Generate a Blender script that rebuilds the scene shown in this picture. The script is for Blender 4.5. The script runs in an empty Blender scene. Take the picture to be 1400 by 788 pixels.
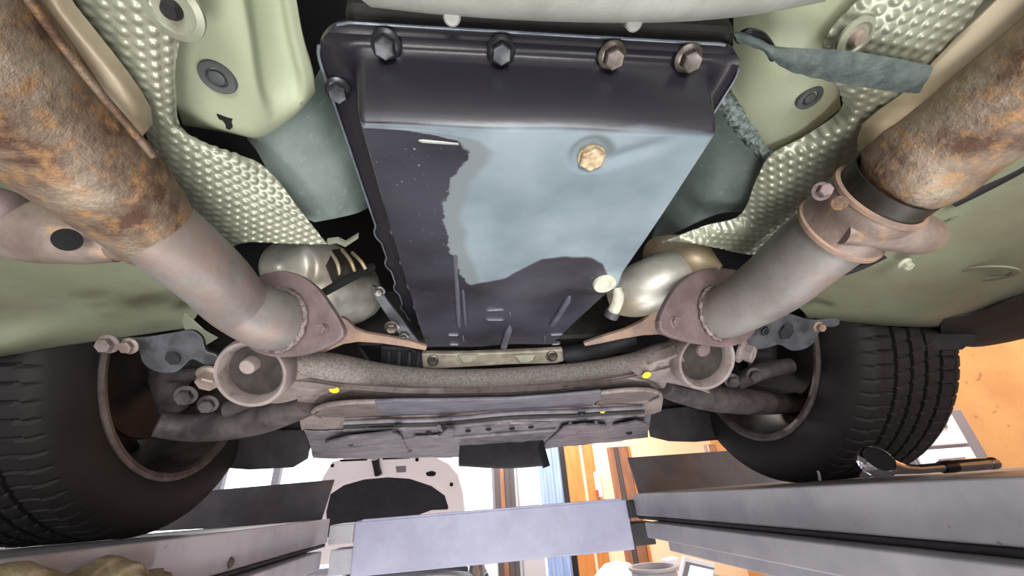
import bpy, bmesh, math, random
import numpy as np
from mathutils import Vector, Matrix
random.seed(4); np.random.seed(4)
PI = math.pi
scn = bpy.context.scene
COL = scn.collection

# ------------------------------------------------------------------ camera
CAMH = 1.62                      # camera height above the workshop floor (just above the lift runways)
F = 540.0                        # focal length in pixels of the 1400 px wide frame
_dY = np.array([-58.0, 292.0, F]); _h = np.array([1.0, -0.08, 0.0])
_dX = _dY - (_dY @ _dY) / (_dY @ _h) * _h
_dX /= np.linalg.norm(_dX); _dY /= np.linalg.norm(_dY)
_dZ = np.cross(_dX, _dY)
RM = np.array([_dX, _dY, _dZ])   # camera (x right, y down, z forward) -> world
cam = bpy.data.cameras.new('camera'); cam_o = bpy.data.objects.new('camera', cam); COL.objects.link(cam_o)
cam.sensor_width = 36.0; cam.lens = F / 1400.0 * 36.0; cam.clip_start = 0.01; cam.clip_end = 200
_m = RM @ np.diag([1, -1, -1])
mw = Matrix([[*_m[0], 0], [*_m[1], 0], [*_m[2], CAMH], [0, 0, 0, 1]])
cam_o.matrix_world = mw
scn.camera = cam_o

# ------------------------------------------------------------------ world, lights, exposure
w = bpy.data.worlds.new('world'); scn.world = w; w.use_nodes = True
bg = w.node_tree.nodes['Background']; bg.inputs[0].default_value = (0.96, 0.97, 1.0, 1); bg.inputs[1].default_value = 2.6
scn.view_settings.view_transform = 'Standard'; scn.view_settings.look = 'None'
scn.view_settings.gamma = 1.0; scn.view_settings.use_curve_mapping = False
scn.view_settings.exposure = 0.0

def area(name, loc, target, size, power, color, sy=None):
    l = bpy.data.lights.new(name, 'AREA'); l.energy = power; l.color = color
    l.shape = 'RECTANGLE'; l.size = size; l.size_y = sy or size
    o = bpy.data.objects.new(name, l); COL.objects.link(o)
    o.location = Vector(loc) + Vector((0, 0, CAMH))
    d = Vector(target) - Vector(loc)
    o.rotation_euler = d.to_track_quat('-Z', 'Y').to_euler()
    return o
# two unseen fill lamps added near the floor to brighten the underside
area('fill_lamp', (-0.25, 0.10, -1.45), (-0.1, 0.30, 0.2), 0.6, 15, (1.0, 0.98, 0.95))
area('fill_lamp', (0.65, 0.75, -1.45), (0.2, 0.6, 0.2), 0.6, 13, (0.96, 0.97, 1.0))
# two more unseen fills added behind the camera for rear faces and outer panels
area('fill_lamp', (0.10, -1.70, -0.75), (0.05, 0.6, 0.15), 0.9, 26, (1.0, 0.97, 0.94))
area('camera_fill', (0.12, -0.75, -0.16), (0.08, 0.6, 0.12), 0.45, 7, (1.0, 0.98, 0.96))
# unseen ceiling lamps added to brighten the front of the workshop
area('ceiling_fill', (-1.9, 5.2, 1.9), (-1.9, 5.6, 0), 1.6, 120, (1, .97, .92), 0.3)
area('ceiling_fill', (1.2, 5.2, 1.9), (1.2, 6.2, 0), 1.6, 190, (1, .96, .90), 0.3)
area('ceiling_fill', (3.0, 1.8, 1.9), (3.6, 2.2, 0), 1.6, 110, (1, .95, .88), 0.3)

# ------------------------------------------------------------------ measuring: photo pixel + a known plane -> place
OFF = np.array([0, 0, CAMH])
def ray(px, py): return RM @ np.array([(px - 700) / F, (py - 394) / F, 1.0])
def C(px, py, d): return ray(px, py) * d
def PZ(px, py, z): r = ray(px, py); return r * (z / r[2])
def PY(px, py, y): r = ray(px, py); return r * (y / r[1])
def PX(px, py, x): r = ray(px, py); return r * (x / r[0])
def PL(px, py, p0, n): r = ray(px, py); n = np.array(n, float); return r * ((np.array(p0) @ n) / (r @ n))
def nrm(v): v = np.array(v, float); return v / (np.linalg.norm(v) + 1e-12)
# all coordinates below are relative to the runway-level point OFF; obj() lifts them by CAMH

# ------------------------------------------------------------------ object helpers
WL = {}                          # world position of every object that carries children
def empty(name, loc, label=None, cat=None, group=None, parent=None):
    o = bpy.data.objects.new(name, None); COL.objects.link(o)
    o.location = Vector(loc) + Vector((0, 0, CAMH))
    WL[o.name] = Vector(o.location)
    if parent:
        o.parent = parent; o.matrix_parent_inverse = Matrix.Translation(-WL[parent.name])
    if label: o['label'] = label
    if cat: o['category'] = cat
    if group: o['group'] = group
    return o
def obj(name, V, Fc, mat, parent=None, smooth=True, label=None, cat=None, kind=None, group=None, auto=None):
    V = np.asarray(V, float)
    me = bpy.data.meshes.new(name)
    top = parent is None
    org = np.zeros(3)
    if top: org = np.array([(V[:, 0].min() + V[:, 0].max()) / 2, (V[:, 1].min() + V[:, 1].max()) / 2, V[:, 2].min()])
    me.from_pydata((V - org + (0 if top else OFF)).tolist(), [], Fc)
    bm = bmesh.new(); bm.from_mesh(me); bmesh.ops.recalc_face_normals(bm, faces=bm.faces); bm.to_mesh(me); bm.free()
    if smooth:
        me.polygons.foreach_set('use_smooth', [True] * len(me.polygons))
    o = bpy.data.objects.new(name, me); COL.objects.link(o)
    if smooth and auto is not None: me.set_sharp_from_angle(angle=math.radians(auto))
    me.materials.append(MATS[mat] if isinstance(mat, str) else mat)
    if top: o.location = Vector(org + OFF)
    else:
        o.parent = parent; o.matrix_parent_inverse = Matrix.Translation(-WL[parent.name])
    WL[o.name] = Vector(o.location)
    if label: o['label'] = label
    if cat: o['category'] = cat
    if kind: o['kind'] = kind
    if group: o['group'] = group
    return o

def cr(P, n):
    """Catmull-Rom resampling of a polyline to n points, even in chord length"""
    P = np.array(P, float)
    if len(P) == 2:
        t = np.linspace(0, 1, n)[:, None]; return P[0] * (1 - t) + P[1] * t
    d = np.maximum(np.linalg.norm(np.diff(P[:, :3], axis=0), axis=1), 1e-6) ** .5 * 1.0
    s = np.concatenate([[0], np.cumsum(np.linalg.norm(np.diff(P[:, :3], axis=0), axis=1) + 1e-9)])
    m = np.zeros_like(P)
    for i in range(len(P)):
        a, b = max(i - 1, 0), min(i + 1, len(P) - 1)
        m[i] = (P[b] - P[a]) / (s[b] - s[a])
    u = np.linspace(0, s[-1], n); out = []
    for x in u:
        k = min(max(np.searchsorted(s, x, 'right') - 1, 0), len(P) - 2)
        h = s[k + 1] - s[k]; t = (x - s[k]) / h
        out.append((2*t**3-3*t**2+1)*P[k] + (t**3-2*t**2+t)*h*m[k] + (-2*t**3+3*t**2)*P[k+1] + (t**3-t**2)*h*m[k+1])
    return np.array(out)

def pts(L, z=None):
    return np.array([PZ(p[0], p[1], p[2] if len(p) > 2 else z) for p in L])

def loft_grid(rows, nu, nv):
    R = [cr(r, nv) for r in rows]
    R = np.array(R)
    return np.array([cr(R[:, j], nu) for j in range(nv)]).transpose(1, 0, 2)

def grid_normals(G):
    du = np.gradient(G, axis=0); dv = np.gradient(G, axis=1)
    n = np.cross(du, dv); n /= (np.linalg.norm(n, axis=2, keepdims=True) + 1e-12)
    if n[..., 2].mean() > 0: n = -n
    return n

def shell_mesh(G, tv):
    nu, nv = G.shape[:2]; N = nu * nv
    V = np.concatenate([G.reshape(-1, 3), (G + tv).reshape(-1, 3)])
    f = []
    for i in range(nu - 1):
        for j in range(nv - 1):
            a = i * nv + j
            f.append((a, a + 1, a + nv + 1, a + nv)); f.append((N + a, N + a + nv, N + a + nv + 1, N + a + 1))
    for i in range(nu - 1):
        for j, s in ((0, 0), (nv - 1, 1)):
            a = i * nv + j; f.append((a, a + nv, N + a + nv, N + a) if s == 0 else (a, N + a, N + a + nv, a + nv))
    for j in range(nv - 1):
        for i, s in ((0, 0), (nu - 1, 1)):
            a = i * nv + j; f.append((a, N + a, N + a + 1, a + 1) if s == 0 else (a, a + 1, N + a + 1, N + a))
    return V, f

def shell(name, rows, nu, nv, mat, parent, t=0.0015, z=None, disp=None, back=0, back_end=0, **kw):
    rows = [pts(r, z) if not isinstance(r, np.ndarray) else r for r in rows]
    # sheets that run on towards the rear of the car, behind the photographer
    if back: rows = [rows[0] - np.array([0, back, 0]), rows[0] - np.array([0, back * .5, 0])] + rows
    if back_end: rows = rows + [rows[-1] - np.array([0, back_end * .5, 0]), rows[-1] - np.array([0, back_end, 0])]
    G = loft_grid(rows, nu, nv)
    if disp is not None:
        n = grid_normals(G)
        G = G + n * disp(G)[..., None]
    V, f = shell_mesh(G, np.array([0, 0, t]))
    return obj(name, V, f, mat, parent, auto=55, **kw)

def dimples(pitch=0.0075, h=0.0013):
    def fn(G):
        # metric coordinates along the sheet: hexagonal rows of pressed dimples
        nu, nv = G.shape[:2]
        du = np.linalg.norm(np.diff(G, axis=0), axis=2); dv = np.linalg.norm(np.diff(G, axis=1), axis=2)
        x = G[..., 0] * 1.0 + 0.35 * G[..., 2]; y = G[..., 1] + 0.35 * G[..., 2]
        a = x / pitch; b = y / (pitch * .866)
        r = np.full(a.shape, 9.0)
        for k in (0, 1):
            bb = np.floor((b - k) / 2) * 2 + k
            for db in (0, 2):
                row = bb + db
                aa = a - 0.5 * k
                fa = aa - np.round(aa)
                r = np.minimum(r, np.hypot(fa, (b - row) * .866))
        return h * np.clip(1 - (r / .42) ** 2, 0, 1) ** 1.4
    return fn

def frames(P):
    T = np.gradient(P, axis=0); T /= np.linalg.norm(T, axis=1, keepdims=True)
    up = np.array([0, 0, 1.0]) if abs(T[0][2]) < .9 else np.array([1.0, 0, 0])
    N = []; n = nrm(np.cross(T[0], up))
    for t in T:
        n = nrm(n - t * (n @ t)); N.append(n)
    N = np.array(N); B = np.cross(T, N)
    return T, N, B

def tube_mesh(P, R, seg=32, cap=True, sq=1.0, lump=None, R2=None):
    P = np.array(P); R = np.array(R); T, N, B = frames(P)
    R2 = R if R2 is None else np.array(R2)
    V = []; f = []; n = len(P)
    for i in range(n):
        for k in range(seg):
            a = 2 * PI * k / seg; c, s = math.cos(a), math.sin(a)
            if sq != 1.0: c = math.copysign(abs(c) ** sq, c); s = math.copysign(abs(s) ** sq, s)
            q = 1 + (lump(i, k) if lump else 0)
            V.append(P[i] + N[i] * R[i] * c * q + B[i] * R2[i] * s * q)
    for i in range(n - 1):
        for k in range(seg):
            k2 = (k + 1) % seg
            f.append((i * seg + k, i * seg + k2, (i + 1) * seg + k2, (i + 1) * seg + k))
    if cap:
        f.append(tuple(range(seg))[::-1]); f.append(tuple((n - 1) * seg + k for k in range(seg)))
    return V, f

def edge_tube(pairs):
    """centres and radii of a round pipe from its two outlines in the photo (ax, ay, bx, by) and its height z"""
    P, R = [], []
    for ax, ay, bx, by, z in pairs:
        a, b = nrm(ray(ax, ay)), nrm(ray(bx, by)); m = nrm(a + b); D = z / m[2]
        P.append(m * D); R.append(D * math.sin(math.acos(min(1, a @ b)) / 2))
    return P, R

def tube(name, P, R, mat, parent, n=None, seg=32, sq=1.0, cap=True, lump=None, R2=None, auto=50, **kw):
    P = np.array(P, float); R = np.array(R, float) if not np.isscalar(R) else np.full(len(P), float(R))
    if n:
        cols = [P, R[:, None]] + ([np.array(R2, float)[:, None]] if R2 is not None else [])
        Q = cr(np.concatenate(cols, axis=1), n); P, R = Q[:, :3], Q[:, 3]
        if R2 is not None: R2 = Q[:, 4]
    V, f = tube_mesh(P, R, seg, cap, sq, lump, R2)
    return obj(name, V, f, mat, parent, auto=auto, **kw)

def lathe(name, prof, c, axis, mat, parent, seg=32, caps=True, auto=40, start=0, **kw):
    """prof: (radius, height along axis)"""
    ax = nrm(axis); u = nrm(np.cross(ax, [0, 0, 1] if abs(ax[2]) < .9 else [1, 0, 0])); v = np.cross(ax, u)
    V = []; f = []; c = np.array(c, float)
    for r, h in prof:
        for k in range(seg):
            a = 2 * PI * k / seg + start; V.append(c + ax * h + (u * math.cos(a) + v * math.sin(a)) * r)
    for i in range(len(prof) - 1):
        for k in range(seg):
            k2 = (k + 1) % seg; f.append((i*seg+k, i*seg+k2, (i+1)*seg+k2, (i+1)*seg+k))
    if caps:
        f.append(tuple(range(seg))[::-1]); f.append(tuple((len(prof)-1)*seg+k for k in range(seg)))
    return obj(name, V, f, mat, parent, auto=auto, **kw)

def bolt(parent, c, axis, r=0.0065, h=0.007, mat='bolt', name='bolt', rw=None, dish=0.3, **kw):
    """flanged hexagon head: a washer face, six flats and a slightly dished top; axis points out of the part"""
    ax = nrm(axis); u = nrm(np.cross(ax, [0, 0, 1] if abs(ax[2]) < .9 else [1, 0, 0])); v = np.cross(ax, u)
    c = np.array(c, float); rw = rw or r * 1.45
    rings = [(rw, 0, 0), (rw, h * .16, 0), (r * 1.12, h * .3, 0), (r, h * .32, 1), (r, h * .9, 1), (r * .86, h, 1), (r * .5, h * (1 - .12 * dish), 0)]
    V = []; f = []; S = 24
    for q, hh, hexa in rings:
        for k in range(S):
            a = 2 * PI * k / S
            rr = q
            if hexa:
                b = (a % (PI / 3)) - PI / 6; rr = q * math.cos(PI / 6) / math.cos(b) * 1.08
            V.append(c + ax * hh + (u * math.cos(a) + v * math.sin(a)) * rr)
    for i in range(len(rings) - 1):
        for k in range(S):
            k2 = (k + 1) % S; f.append((i*S+k, i*S+k2, (i+1)*S+k2, (i+1)*S+k))
    f.append(tuple(range(S))[::-1]); f.append(tuple((len(rings)-1)*S+k for k in range(S)))
    return obj(name, V, f, mat, parent, auto=25, **kw)

def prism(name, outline, tv, mat, parent, bevel=0.0, smooth=False, **kw):
    """outline: 3-D polygon, extruded by the vector tv, edges bevelled"""
    P = np.array(outline, float); n = len(P); tv = np.array(tv, float)
    o = obj(name, np.concatenate([P, P + tv]), [tuple(range(n))[::-1], tuple(range(n, 2 * n))] +
            [(i, (i + 1) % n, n + (i + 1) % n, n + i) for i in range(n)], mat, parent, smooth=smooth, **kw)
    if bevel:
        m = o.modifiers.new('bevel', 'BEVEL'); m.width = bevel; m.segments = 2; m.limit_method = 'ANGLE'; m.angle_limit = .6
    return o

def plate(name, outline_px, p0, n, thick, mat, parent, bevel=0.0, smoothn=None, **kw):
    """a flat plate: outline read in the photo, laid on the plane through p0 with normal n, thickness away from the viewer"""
    P = np.array([PL(x, y, p0, n) for x, y in outline_px])
    if smoothn:
        P = cr(np.concatenate([P, P[:1]]), smoothn + 1)[:-1]
    nn = nrm(n)
    if nn @ np.array(p0) < 0: nn = -nn
    return prism(name, P, nn * thick, mat, parent, bevel, **kw)

def box(name, x0, x1, y0, y1, z0, z1, mat, parent=None, bevel=0.0, **kw):
    return prism(name, [(x0, y0, z0), (x1, y0, z0), (x1, y1, z0), (x0, y1, z0)], (0, 0, z1 - z0), mat, parent, bevel, **kw)

# ------------------------------------------------------------------ materials
MATS = {}
def rgb(r, g, b):
    f = lambda c: (c / 255 / 12.92) if c / 255 < .04045 else ((c / 255 + .055) / 1.055) ** 2.4
    return (f(r), f(g), f(b), 1)
def mat(name, c1, c2=None, scale=20, rough=.55, metal=0.0, bump=0.0, bscale=None, lo=.38, hi=.62, c3=None, s3=None, lo3=.5, hi3=.7, rough2=None, coat=0, detail=5, stretch=None):
    m = bpy.data.materials.new(name); m.use_nodes = True; MATS[name] = m
    nt = m.node_tree; N = nt.nodes; L = nt.links; b = N['Principled BSDF']
    b.inputs['Roughness'].default_value = rough; b.inputs['Metallic'].default_value = metal
    b.inputs['Coat Weight'].default_value = coat
    b.inputs['Base Color'].default_value = c1
    tc = N.new('ShaderNodeTexCoord'); src = tc.outputs['Object']
    if stretch:
        mp = N.new('ShaderNodeMapping'); mp.inputs['Scale'].default_value = stretch; L.new(src, mp.inputs[0]); src = mp.outputs[0]
    def noise(s, d=detail):
        n = N.new('ShaderNodeTexNoise'); n.inputs['Scale'].default_value = s; n.inputs['Detail'].default_value = d
        n.inputs['Roughness'].default_value = .62; L.new(src, n.inputs['Vector']); return n
    def ramp(fac, lo, hi):
        r = N.new('ShaderNodeMapRange'); r.inputs[1].default_value = lo; r.inputs[2].default_value = hi; L.new(fac, r.inputs[0]); return r.outputs[0]
    col = None
    if c2 is not None:
        n1 = noise(scale); f = ramp(n1.outputs['Fac'], lo, hi)
        mx = N.new('ShaderNodeMix'); mx.data_type = 'RGBA'; mx.inputs[6].default_value = c1; mx.inputs[7].default_value = c2
        L.new(f, mx.inputs[0]); col = mx.outputs[2]
        if rough2 is not None:
            r = N.new('ShaderNodeMapRange'); r.inputs[3].default_value = rough; r.inputs[4].default_value = rough2
            L.new(f, r.inputs[0]); L.new(r.outputs[0], b.inputs['Roughness'])
        if c3 is not None:
            n3 = noise(s3 or scale * 3.1); f3 = ramp(n3.outputs['Fac'], lo3, hi3)
            m3 = N.new('ShaderNodeMix'); m3.data_type = 'RGBA'; L.new(col, m3.inputs[6]); m3.inputs[7].default_value = c3
            L.new(f3, m3.inputs[0]); col = m3.outputs[2]
        L.new(col, b.inputs['Base Color'])
    if bump:
        nb = noise(bscale or scale * 4, 6); bp = N.new('ShaderNodeBump'); bp.inputs['Strength'].default_value = bump
        bp.inputs['Distance'].default_value = 0.002; L.new(nb.outputs['Fac'], bp.inputs['Height']); L.new(bp.outputs[0], b.inputs['Normal'])
    return m
def emit(name, c, s):
    m = bpy.data.materials.new(name); m.use_nodes = True; MATS[name] = m
    b = m.node_tree.nodes['Principled BSDF']; b.inputs['Base Color'].default_value = c
    b.inputs['Emission Color'].default_value = c; b.inputs['Emission Strength'].default_value = s
    return m

mat('green_paint', rgb(178, 186, 158), rgb(166, 174, 146), 9, rough=.4, lo=.3, hi=.7, c3=rgb(150, 152, 128), s3=30, lo3=.6, hi3=.9)
mat('green_floor', rgb(152, 158, 132), rgb(134, 128, 106), 7, rough=.45, lo=.42, hi=.75, bump=.08, bscale=60, c3=rgb(120, 108, 90), s3=4, lo3=.55, hi3=.75)
mat('grey_coating', rgb(128, 142, 136), rgb(106, 120, 114), 14, rough=.55, bump=.15, bscale=160, c3=rgb(148, 160, 152), s3=90, lo3=.6, hi3=.75)
mat('coating_crust', rgb(140, 152, 146), rgb(80, 92, 90), 220, rough=.6, bump=1.0, bscale=260)
mat('shield_metal', rgb(172, 174, 154), rgb(142, 146, 128), 12, rough=.32, metal=.35, lo=.35, hi=.7, c3=rgb(118, 118, 104), s3=26, lo3=.55, hi3=.8)
mat('sleeve_metal', rgb(196, 184, 158), rgb(170, 150, 120), 14, rough=.45, metal=.35)
mat('rust', rgb(164, 150, 132), rgb(96, 72, 58), 24, rough=.4, metal=.45, bump=1.0, bscale=150, lo=.36, hi=.62, c3=rgb(170, 132, 92), s3=90, lo3=.5, hi3=.68, rough2=.7, detail=10)
mat('pipe_metal', rgb(140, 136, 133), rgb(118, 112, 108), 14, rough=.5, metal=.25, bump=.2, bscale=180, c3=rgb(148, 120, 108), s3=16, lo3=.52, hi3=.78)
mat('flange_metal', rgb(136, 118, 118), rgb(112, 96, 96), 25, rough=.55, metal=.25, bump=.3, bscale=200)
mat('weld', rgb(150, 138, 134), rgb(104, 90, 88), 180, rough=.5, metal=.5, bump=.8, bscale=300)
mat('tan_metal', rgb(160, 132, 112), rgb(134, 114, 104), 40, rough=.6, metal=.2, bump=.3)
mat('clamp_metal', rgb(152, 138, 128), rgb(124, 108, 100), 26, rough=.5, metal=.3, bump=.4, c3=rgb(172, 138, 96), s3=40, lo3=.6, hi3=.75)
mat('cat_metal', rgb(190, 188, 178), rgb(150, 146, 136), 14, rough=.42, metal=.35, bump=.1, c3=rgb(150, 130, 102), s3=10, lo3=.55, hi3=.75)
mat('cat_dark', rgb(60, 56, 50), rgb(40, 36, 32), 25, rough=.5, metal=.4)
mat('black_void', rgb(14, 14, 16), rough=.9)
mat('dark_part', rgb(46, 45, 50), rgb(34, 33, 37), 25, rough=.65, bump=.15)
mat('engine_dark', rgb(40, 38, 36), rgb(24, 22, 22), 40, rough=.6, bump=.3)
mat('bolt', rgb(128, 122, 116), rgb(96, 86, 78), 90, rough=.4, metal=.7)
mat('bolt_dark', rgb(72, 74, 78), rgb(52, 54, 58), 90, rough=.35, metal=.7)
mat('plug_tan', rgb(196, 182, 150), rgb(150, 112, 80), 130, rough=.5, metal=.4, lo=.45, hi=.65)
mat('grommet', rgb(88, 92, 92), rgb(76, 80, 80), 40, rough=.6)
mat('white_metal', rgb(178, 180, 172), rgb(160, 162, 154), 30, rough=.5, metal=.15, bump=.15, bscale=150)
mat('fabric_flap', rgb(92, 104, 100), rgb(72, 82, 80), 80, rough=.85, bump=.8, bscale=300)
mat('cream', rgb(206, 206, 186), rgb(180, 178, 158), 60, rough=.4)
mat('tube_grit', rgb(142, 134, 128), rgb(108, 102, 98), 300, rough=.75, bump=.7, bscale=420, c3=rgb(190, 184, 176), s3=330, lo3=.68, hi3=.74)
mat('subframe', rgb(152, 140, 136), rgb(122, 111, 107), 18, rough=.6, metal=.1, bump=.35, bscale=200, c3=rgb(98, 88, 85), s3=70, lo3=.55, hi3=.72)
mat('bush_rubber', rgb(60, 53, 50), rgb(42, 37, 35), 60, rough=.85, bump=.3)
mat('tray_blue', rgb(112, 110, 122), rgb(90, 88, 98), 30, rough=.45, bump=.1)
mat('tray_grey', rgb(124, 119, 125), rgb(94, 89, 96), 26, rough=.5, bump=.35)
mat('yellow_mark', rgb(222, 212, 40), rough=.6)
mat('bracket_grey', rgb(96, 98, 104), rgb(72, 72, 78), 40, rough=.5, metal=.4, bump=.2)
mat('arm_metal', rgb(96, 88, 88), rgb(58, 52, 54), 22, rough=.65, metal=.2, bump=.3)
mat('tyre', rgb(44, 40, 40), rgb(34, 31, 31), 14, rough=.7, bump=.06, bscale=200, lo=.3, hi=.7)
mat('rim', rgb(104, 96, 92), rgb(70, 62, 58), 14, rough=.55, metal=.4, c3=rgb(88, 70, 58), s3=20, lo3=.52, hi3=.75)
mat('rim_lip', rgb(142, 132, 128), rgb(110, 100, 96), 30, rough=.45, metal=.5)
mat('disc', rgb(66, 62, 60), rgb(78, 66, 60), 30, rough=.5, metal=.4)
mat('liner', rgb(56, 52, 54), rgb(44, 40, 42), 18, rough=.75, bump=.15)
mat('lift_paint', rgb(176, 174, 180), rgb(156, 154, 162), 8, rough=.38, c3=rgb(96, 90, 90), s3=60, lo3=.66, hi3=.74, bump=.06)
mat('lift_beam', rgb(168, 168, 190), rgb(152, 152, 174), 6, rough=.45, c3=rgb(110, 104, 116), s3=45, lo3=.68, hi3=.76)
mat('lift_dark', rgb(52, 50, 54), rgb(36, 35, 38), 20, rough=.55, metal=.2)
mat('stop_plate', rgb(124, 118, 122), rgb(104, 100, 108), 10, rough=.45, metal=.2, c3=rgb(140, 112, 94), s3=6, lo3=.5, hi3=.8)
mat('chrome', rgb(200, 200, 204), rough=.12, metal=1.0)
mat('black_gloss', rgb(20, 18, 24), rough=.25)
mat('rag', rgb(168, 156, 128), rgb(140, 124, 96), 60, rough=.95, bump=.6, bscale=500)
mat('white_car', rgb(248, 238, 242), rough=.3, coat=.4)
mat('pad_black', rgb(40, 38, 46), rgb(32, 30, 38), 8, rough=.9, bump=.15, bscale=30)
mat('concrete', rgb(150, 146, 144), rgb(128, 124, 122), 1.5, rough=.55, bump=.05)
mat('wall_cream', rgb(244, 214, 180), rgb(236, 204, 170), 1.2, rough=.8)
mat('wall_orange', rgb(204, 148, 92), rgb(186, 130, 78), 2, rough=.7, c3=rgb(150, 100, 60), s3=16, lo3=.64, hi3=.7)
mat('wall_white', rgb(214, 210, 214), rough=.8)
mat('ceiling', rgb(150, 148, 148), rough=.9)
mat('wood_orange', rgb(196, 128, 66), rgb(176, 108, 52), 5, rough=.5, stretch=(6, 1, .6))
mat('wood_brown', rgb(150, 104, 80), rgb(126, 84, 64), 4, rough=.5, stretch=(6, 1, .5))
mat('blue_sheet', rgb(152, 170, 206), rgb(132, 152, 194), 4, rough=.5, stretch=(5, 1, .3))
mat('grey_slat', rgb(72, 66, 68), rough=.6)
mat('window_bar', rgb(112, 110, 120), rough=.5)
mat('white_plastic', rgb(226, 222, 228), rough=.4)
mat('grey_plastic', rgb(120, 118, 126), rough=.5)
mat('red_plastic', rgb(176, 60, 50), rough=.5)
mat('glass_dark', rgb(40, 44, 52), rough=.1)
mat('bracket_pale', rgb(206, 198, 180), rgb(170, 160, 144), 40, rough=.5, metal=.2, bump=.2)
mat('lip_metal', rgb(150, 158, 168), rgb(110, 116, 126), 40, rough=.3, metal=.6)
mat('recess_shade', rgb(118, 106, 102), rgb(96, 86, 84), 40, rough=.7, bump=.4, bscale=240)
mat('pan_rib_highlight', rgb(92, 92, 104), rgb(76, 76, 88), 60, rough=.28)  # lighter pan tone that carries the rib edge highlights
mat('leaf_white', rgb(170, 166, 172), rough=.5)

# ------------------------------------------------------------------ the workshop
FLOOR = -CAMH
def struct(o): o['kind'] = 'structure'; return o
struct(box('floor', -5, 4.2, -4, 7.6, FLOOR - .1, FLOOR, 'concrete'))
struct(box('ceiling', -5, 4.2, -4, 7.6, 2.2, 2.3, 'ceiling'))
struct(box('wall_left', -5.1, -5, -4, 7.6, FLOOR, 2.2, 'wall_white'))
struct(box('wall_right', 4.2, 4.3, -4, 7.6, FLOOR, 2.2, 'wall_orange'))
YF = 7.0
def fx(px, py=655): return float(PY(px, py, YF)[0])
# front wall: solid cream wall on the right, a glazed front with an opened folding door on the left
struct(box('wall_front', fx(774), 4.2, YF, YF + .12, FLOOR, 2.2, 'wall_cream'))
low = struct(box('trim_1', -5, fx(676), YF, YF + .12, FLOOR, -.75, 'wall_white'))
box('lintel', -5, fx(774), YF, YF + .12, 1.9, 2.2, 'wall_white', low)
px_w = [-5.0, fx(300), fx(376), fx(520), fx(676)]
for i in range(4):
    a, b = px_w[i] + .06, px_w[i + 1] - .04
    wn = empty('window_%d' % (i + 1), ((a + b) / 2, YF, -.75)); wn['kind'] = 'structure'
    for x0, x1, z0, z1 in ((a - .06, a, -.75, 1.9), (b, b + .04, -.75, 1.9), (a, b, -.75, -.69), (a, b, 1.84, 1.9)):
        box('window_frame', x0, x1, YF - .02, YF + .08, z0, z1, 'window_bar', wn)
# brown-grey slatted shutter beside the window
d1 = empty('door_1', (fx(690), YF, FLOOR), ); d1['kind'] = 'structure'
for k in range(4):
    a = fx(676 + k * 6.8); b = fx(676 + k * 6.8 + 6.7)
    box('door_slat', a, b, YF - .03 + .02 * (k % 2), YF + .03, FLOOR, 1.9, 'grey_slat' if k != 1 else 'wood_brown', d1, bevel=.006)
d2 = empty('door_2', (fx(719), YF, FLOOR)); d2['kind'] = 'structure'
box('door_leaf', fx(703.5), fx(735), YF - .02, YF + .04, FLOOR, 1.9, 'leaf_white', d2, bevel=.006)
box('door_edge', fx(706), fx(707.5), YF - .03, YF - .02, FLOOR, 1.9, 'grey_plastic', d2)
# blue sheet hanging in the doorway
bs = []
for z in np.linspace(FLOOR, 1.9, 10):
    bs.append([(fx(737) + t * (fx(767) - fx(737)), YF - .05 + .025 * math.sin(t * 19) , z) for t in np.linspace(0, 1, 50)])
V, f = shell_mesh(np.array(bs), np.array([0, .006, 0]))
obj('blue_sheet', V, f, 'blue_sheet', None, label='pale blue plastic sheet hanging left of the orange door posts', cat='plastic sheet')
struct(box('trim_2', fx(767.5), fx(775), YF - .04, YF + .05, FLOOR, 2.2, 'black_gloss'))
struct(box('trim_3', fx(775), fx(796), YF - .06, YF, FLOOR, 2.2, 'wood_orange', bevel=.008))
struct(box('trim_4', fx(801), fx(815), YF - .05, YF, FLOOR, 2.2, 'wood_orange', bevel=.008))
d3 = empty('door_3', (fx(850), YF, FLOOR)); d3['kind'] = 'structure'
hz = float(PY(850, 611, YF)[2])
for a, b, m in ((836, 845, 'wood_brown'), (845.6, 851, 'grey_slat'), (851.6, 864, 'wood_brown'), (865, 868, 'wood_orange')):
    box('door_panel', fx(a), fx(b), YF - .04, YF, FLOOR, hz, m, d3, bevel=.005)
# white and red handset on the post
hs = empty('wall_handset', PY(818, 668, YF - .08), 'small white and red handset on the narrow orange door post', 'handset')
P0 = PY(818, 664, YF - .08)
box('handset_body', P0[0] - .05, P0[0] + .05, YF - .10, YF - .055, P0[2] - .17, P0[2] + .20, 'white_plastic', hs, bevel=.02)
box('handset_base', P0[0] - .07, P0[0] - .02, YF - .115, YF - .10, P0[2] - .16, P0[2] - .06, 'red_plastic', hs, bevel=.01)
# white locker far behind the right tyre
yl = 2.6
a = float(PY(1240, 610, yl)[0]); b = float(PY(1322, 610, yl)[0]); zt = float(PY(1300, 560, yl)[2])
lk = empty('white_locker', ((a + b) / 2, yl, FLOOR), 'white drawer locker behind the right tyre before the orange wall', 'locker')
box('locker_body', a, b + .12, yl, yl + .5, FLOOR, zt, 'grey_plastic', lk, bevel=.01)
for k in range(9):
    z1 = zt - .03 - k * .22
    dr = box('drawer', a + .02, b, yl - .02, yl, z1 - .20, z1, 'white_plastic', lk, bevel=.008)
    box('drawer_pull', b - .30, b - .10, yl - .032, yl - .02, z1 - .09, z1 - .06, 'grey_plastic', dr, bevel=.004)
# steel bracket on the cream wall
sb = PY(977, 613, YF - .05)
box('steel_bracket', sb[0] - .17, sb[0] + .35, YF - .14, YF - .002, sb[2] - .06, sb[2] + .06, 'chrome', None, bevel=.01, label='steel bracket high on the cream wall beside the right tyre', cat='bracket')

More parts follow.
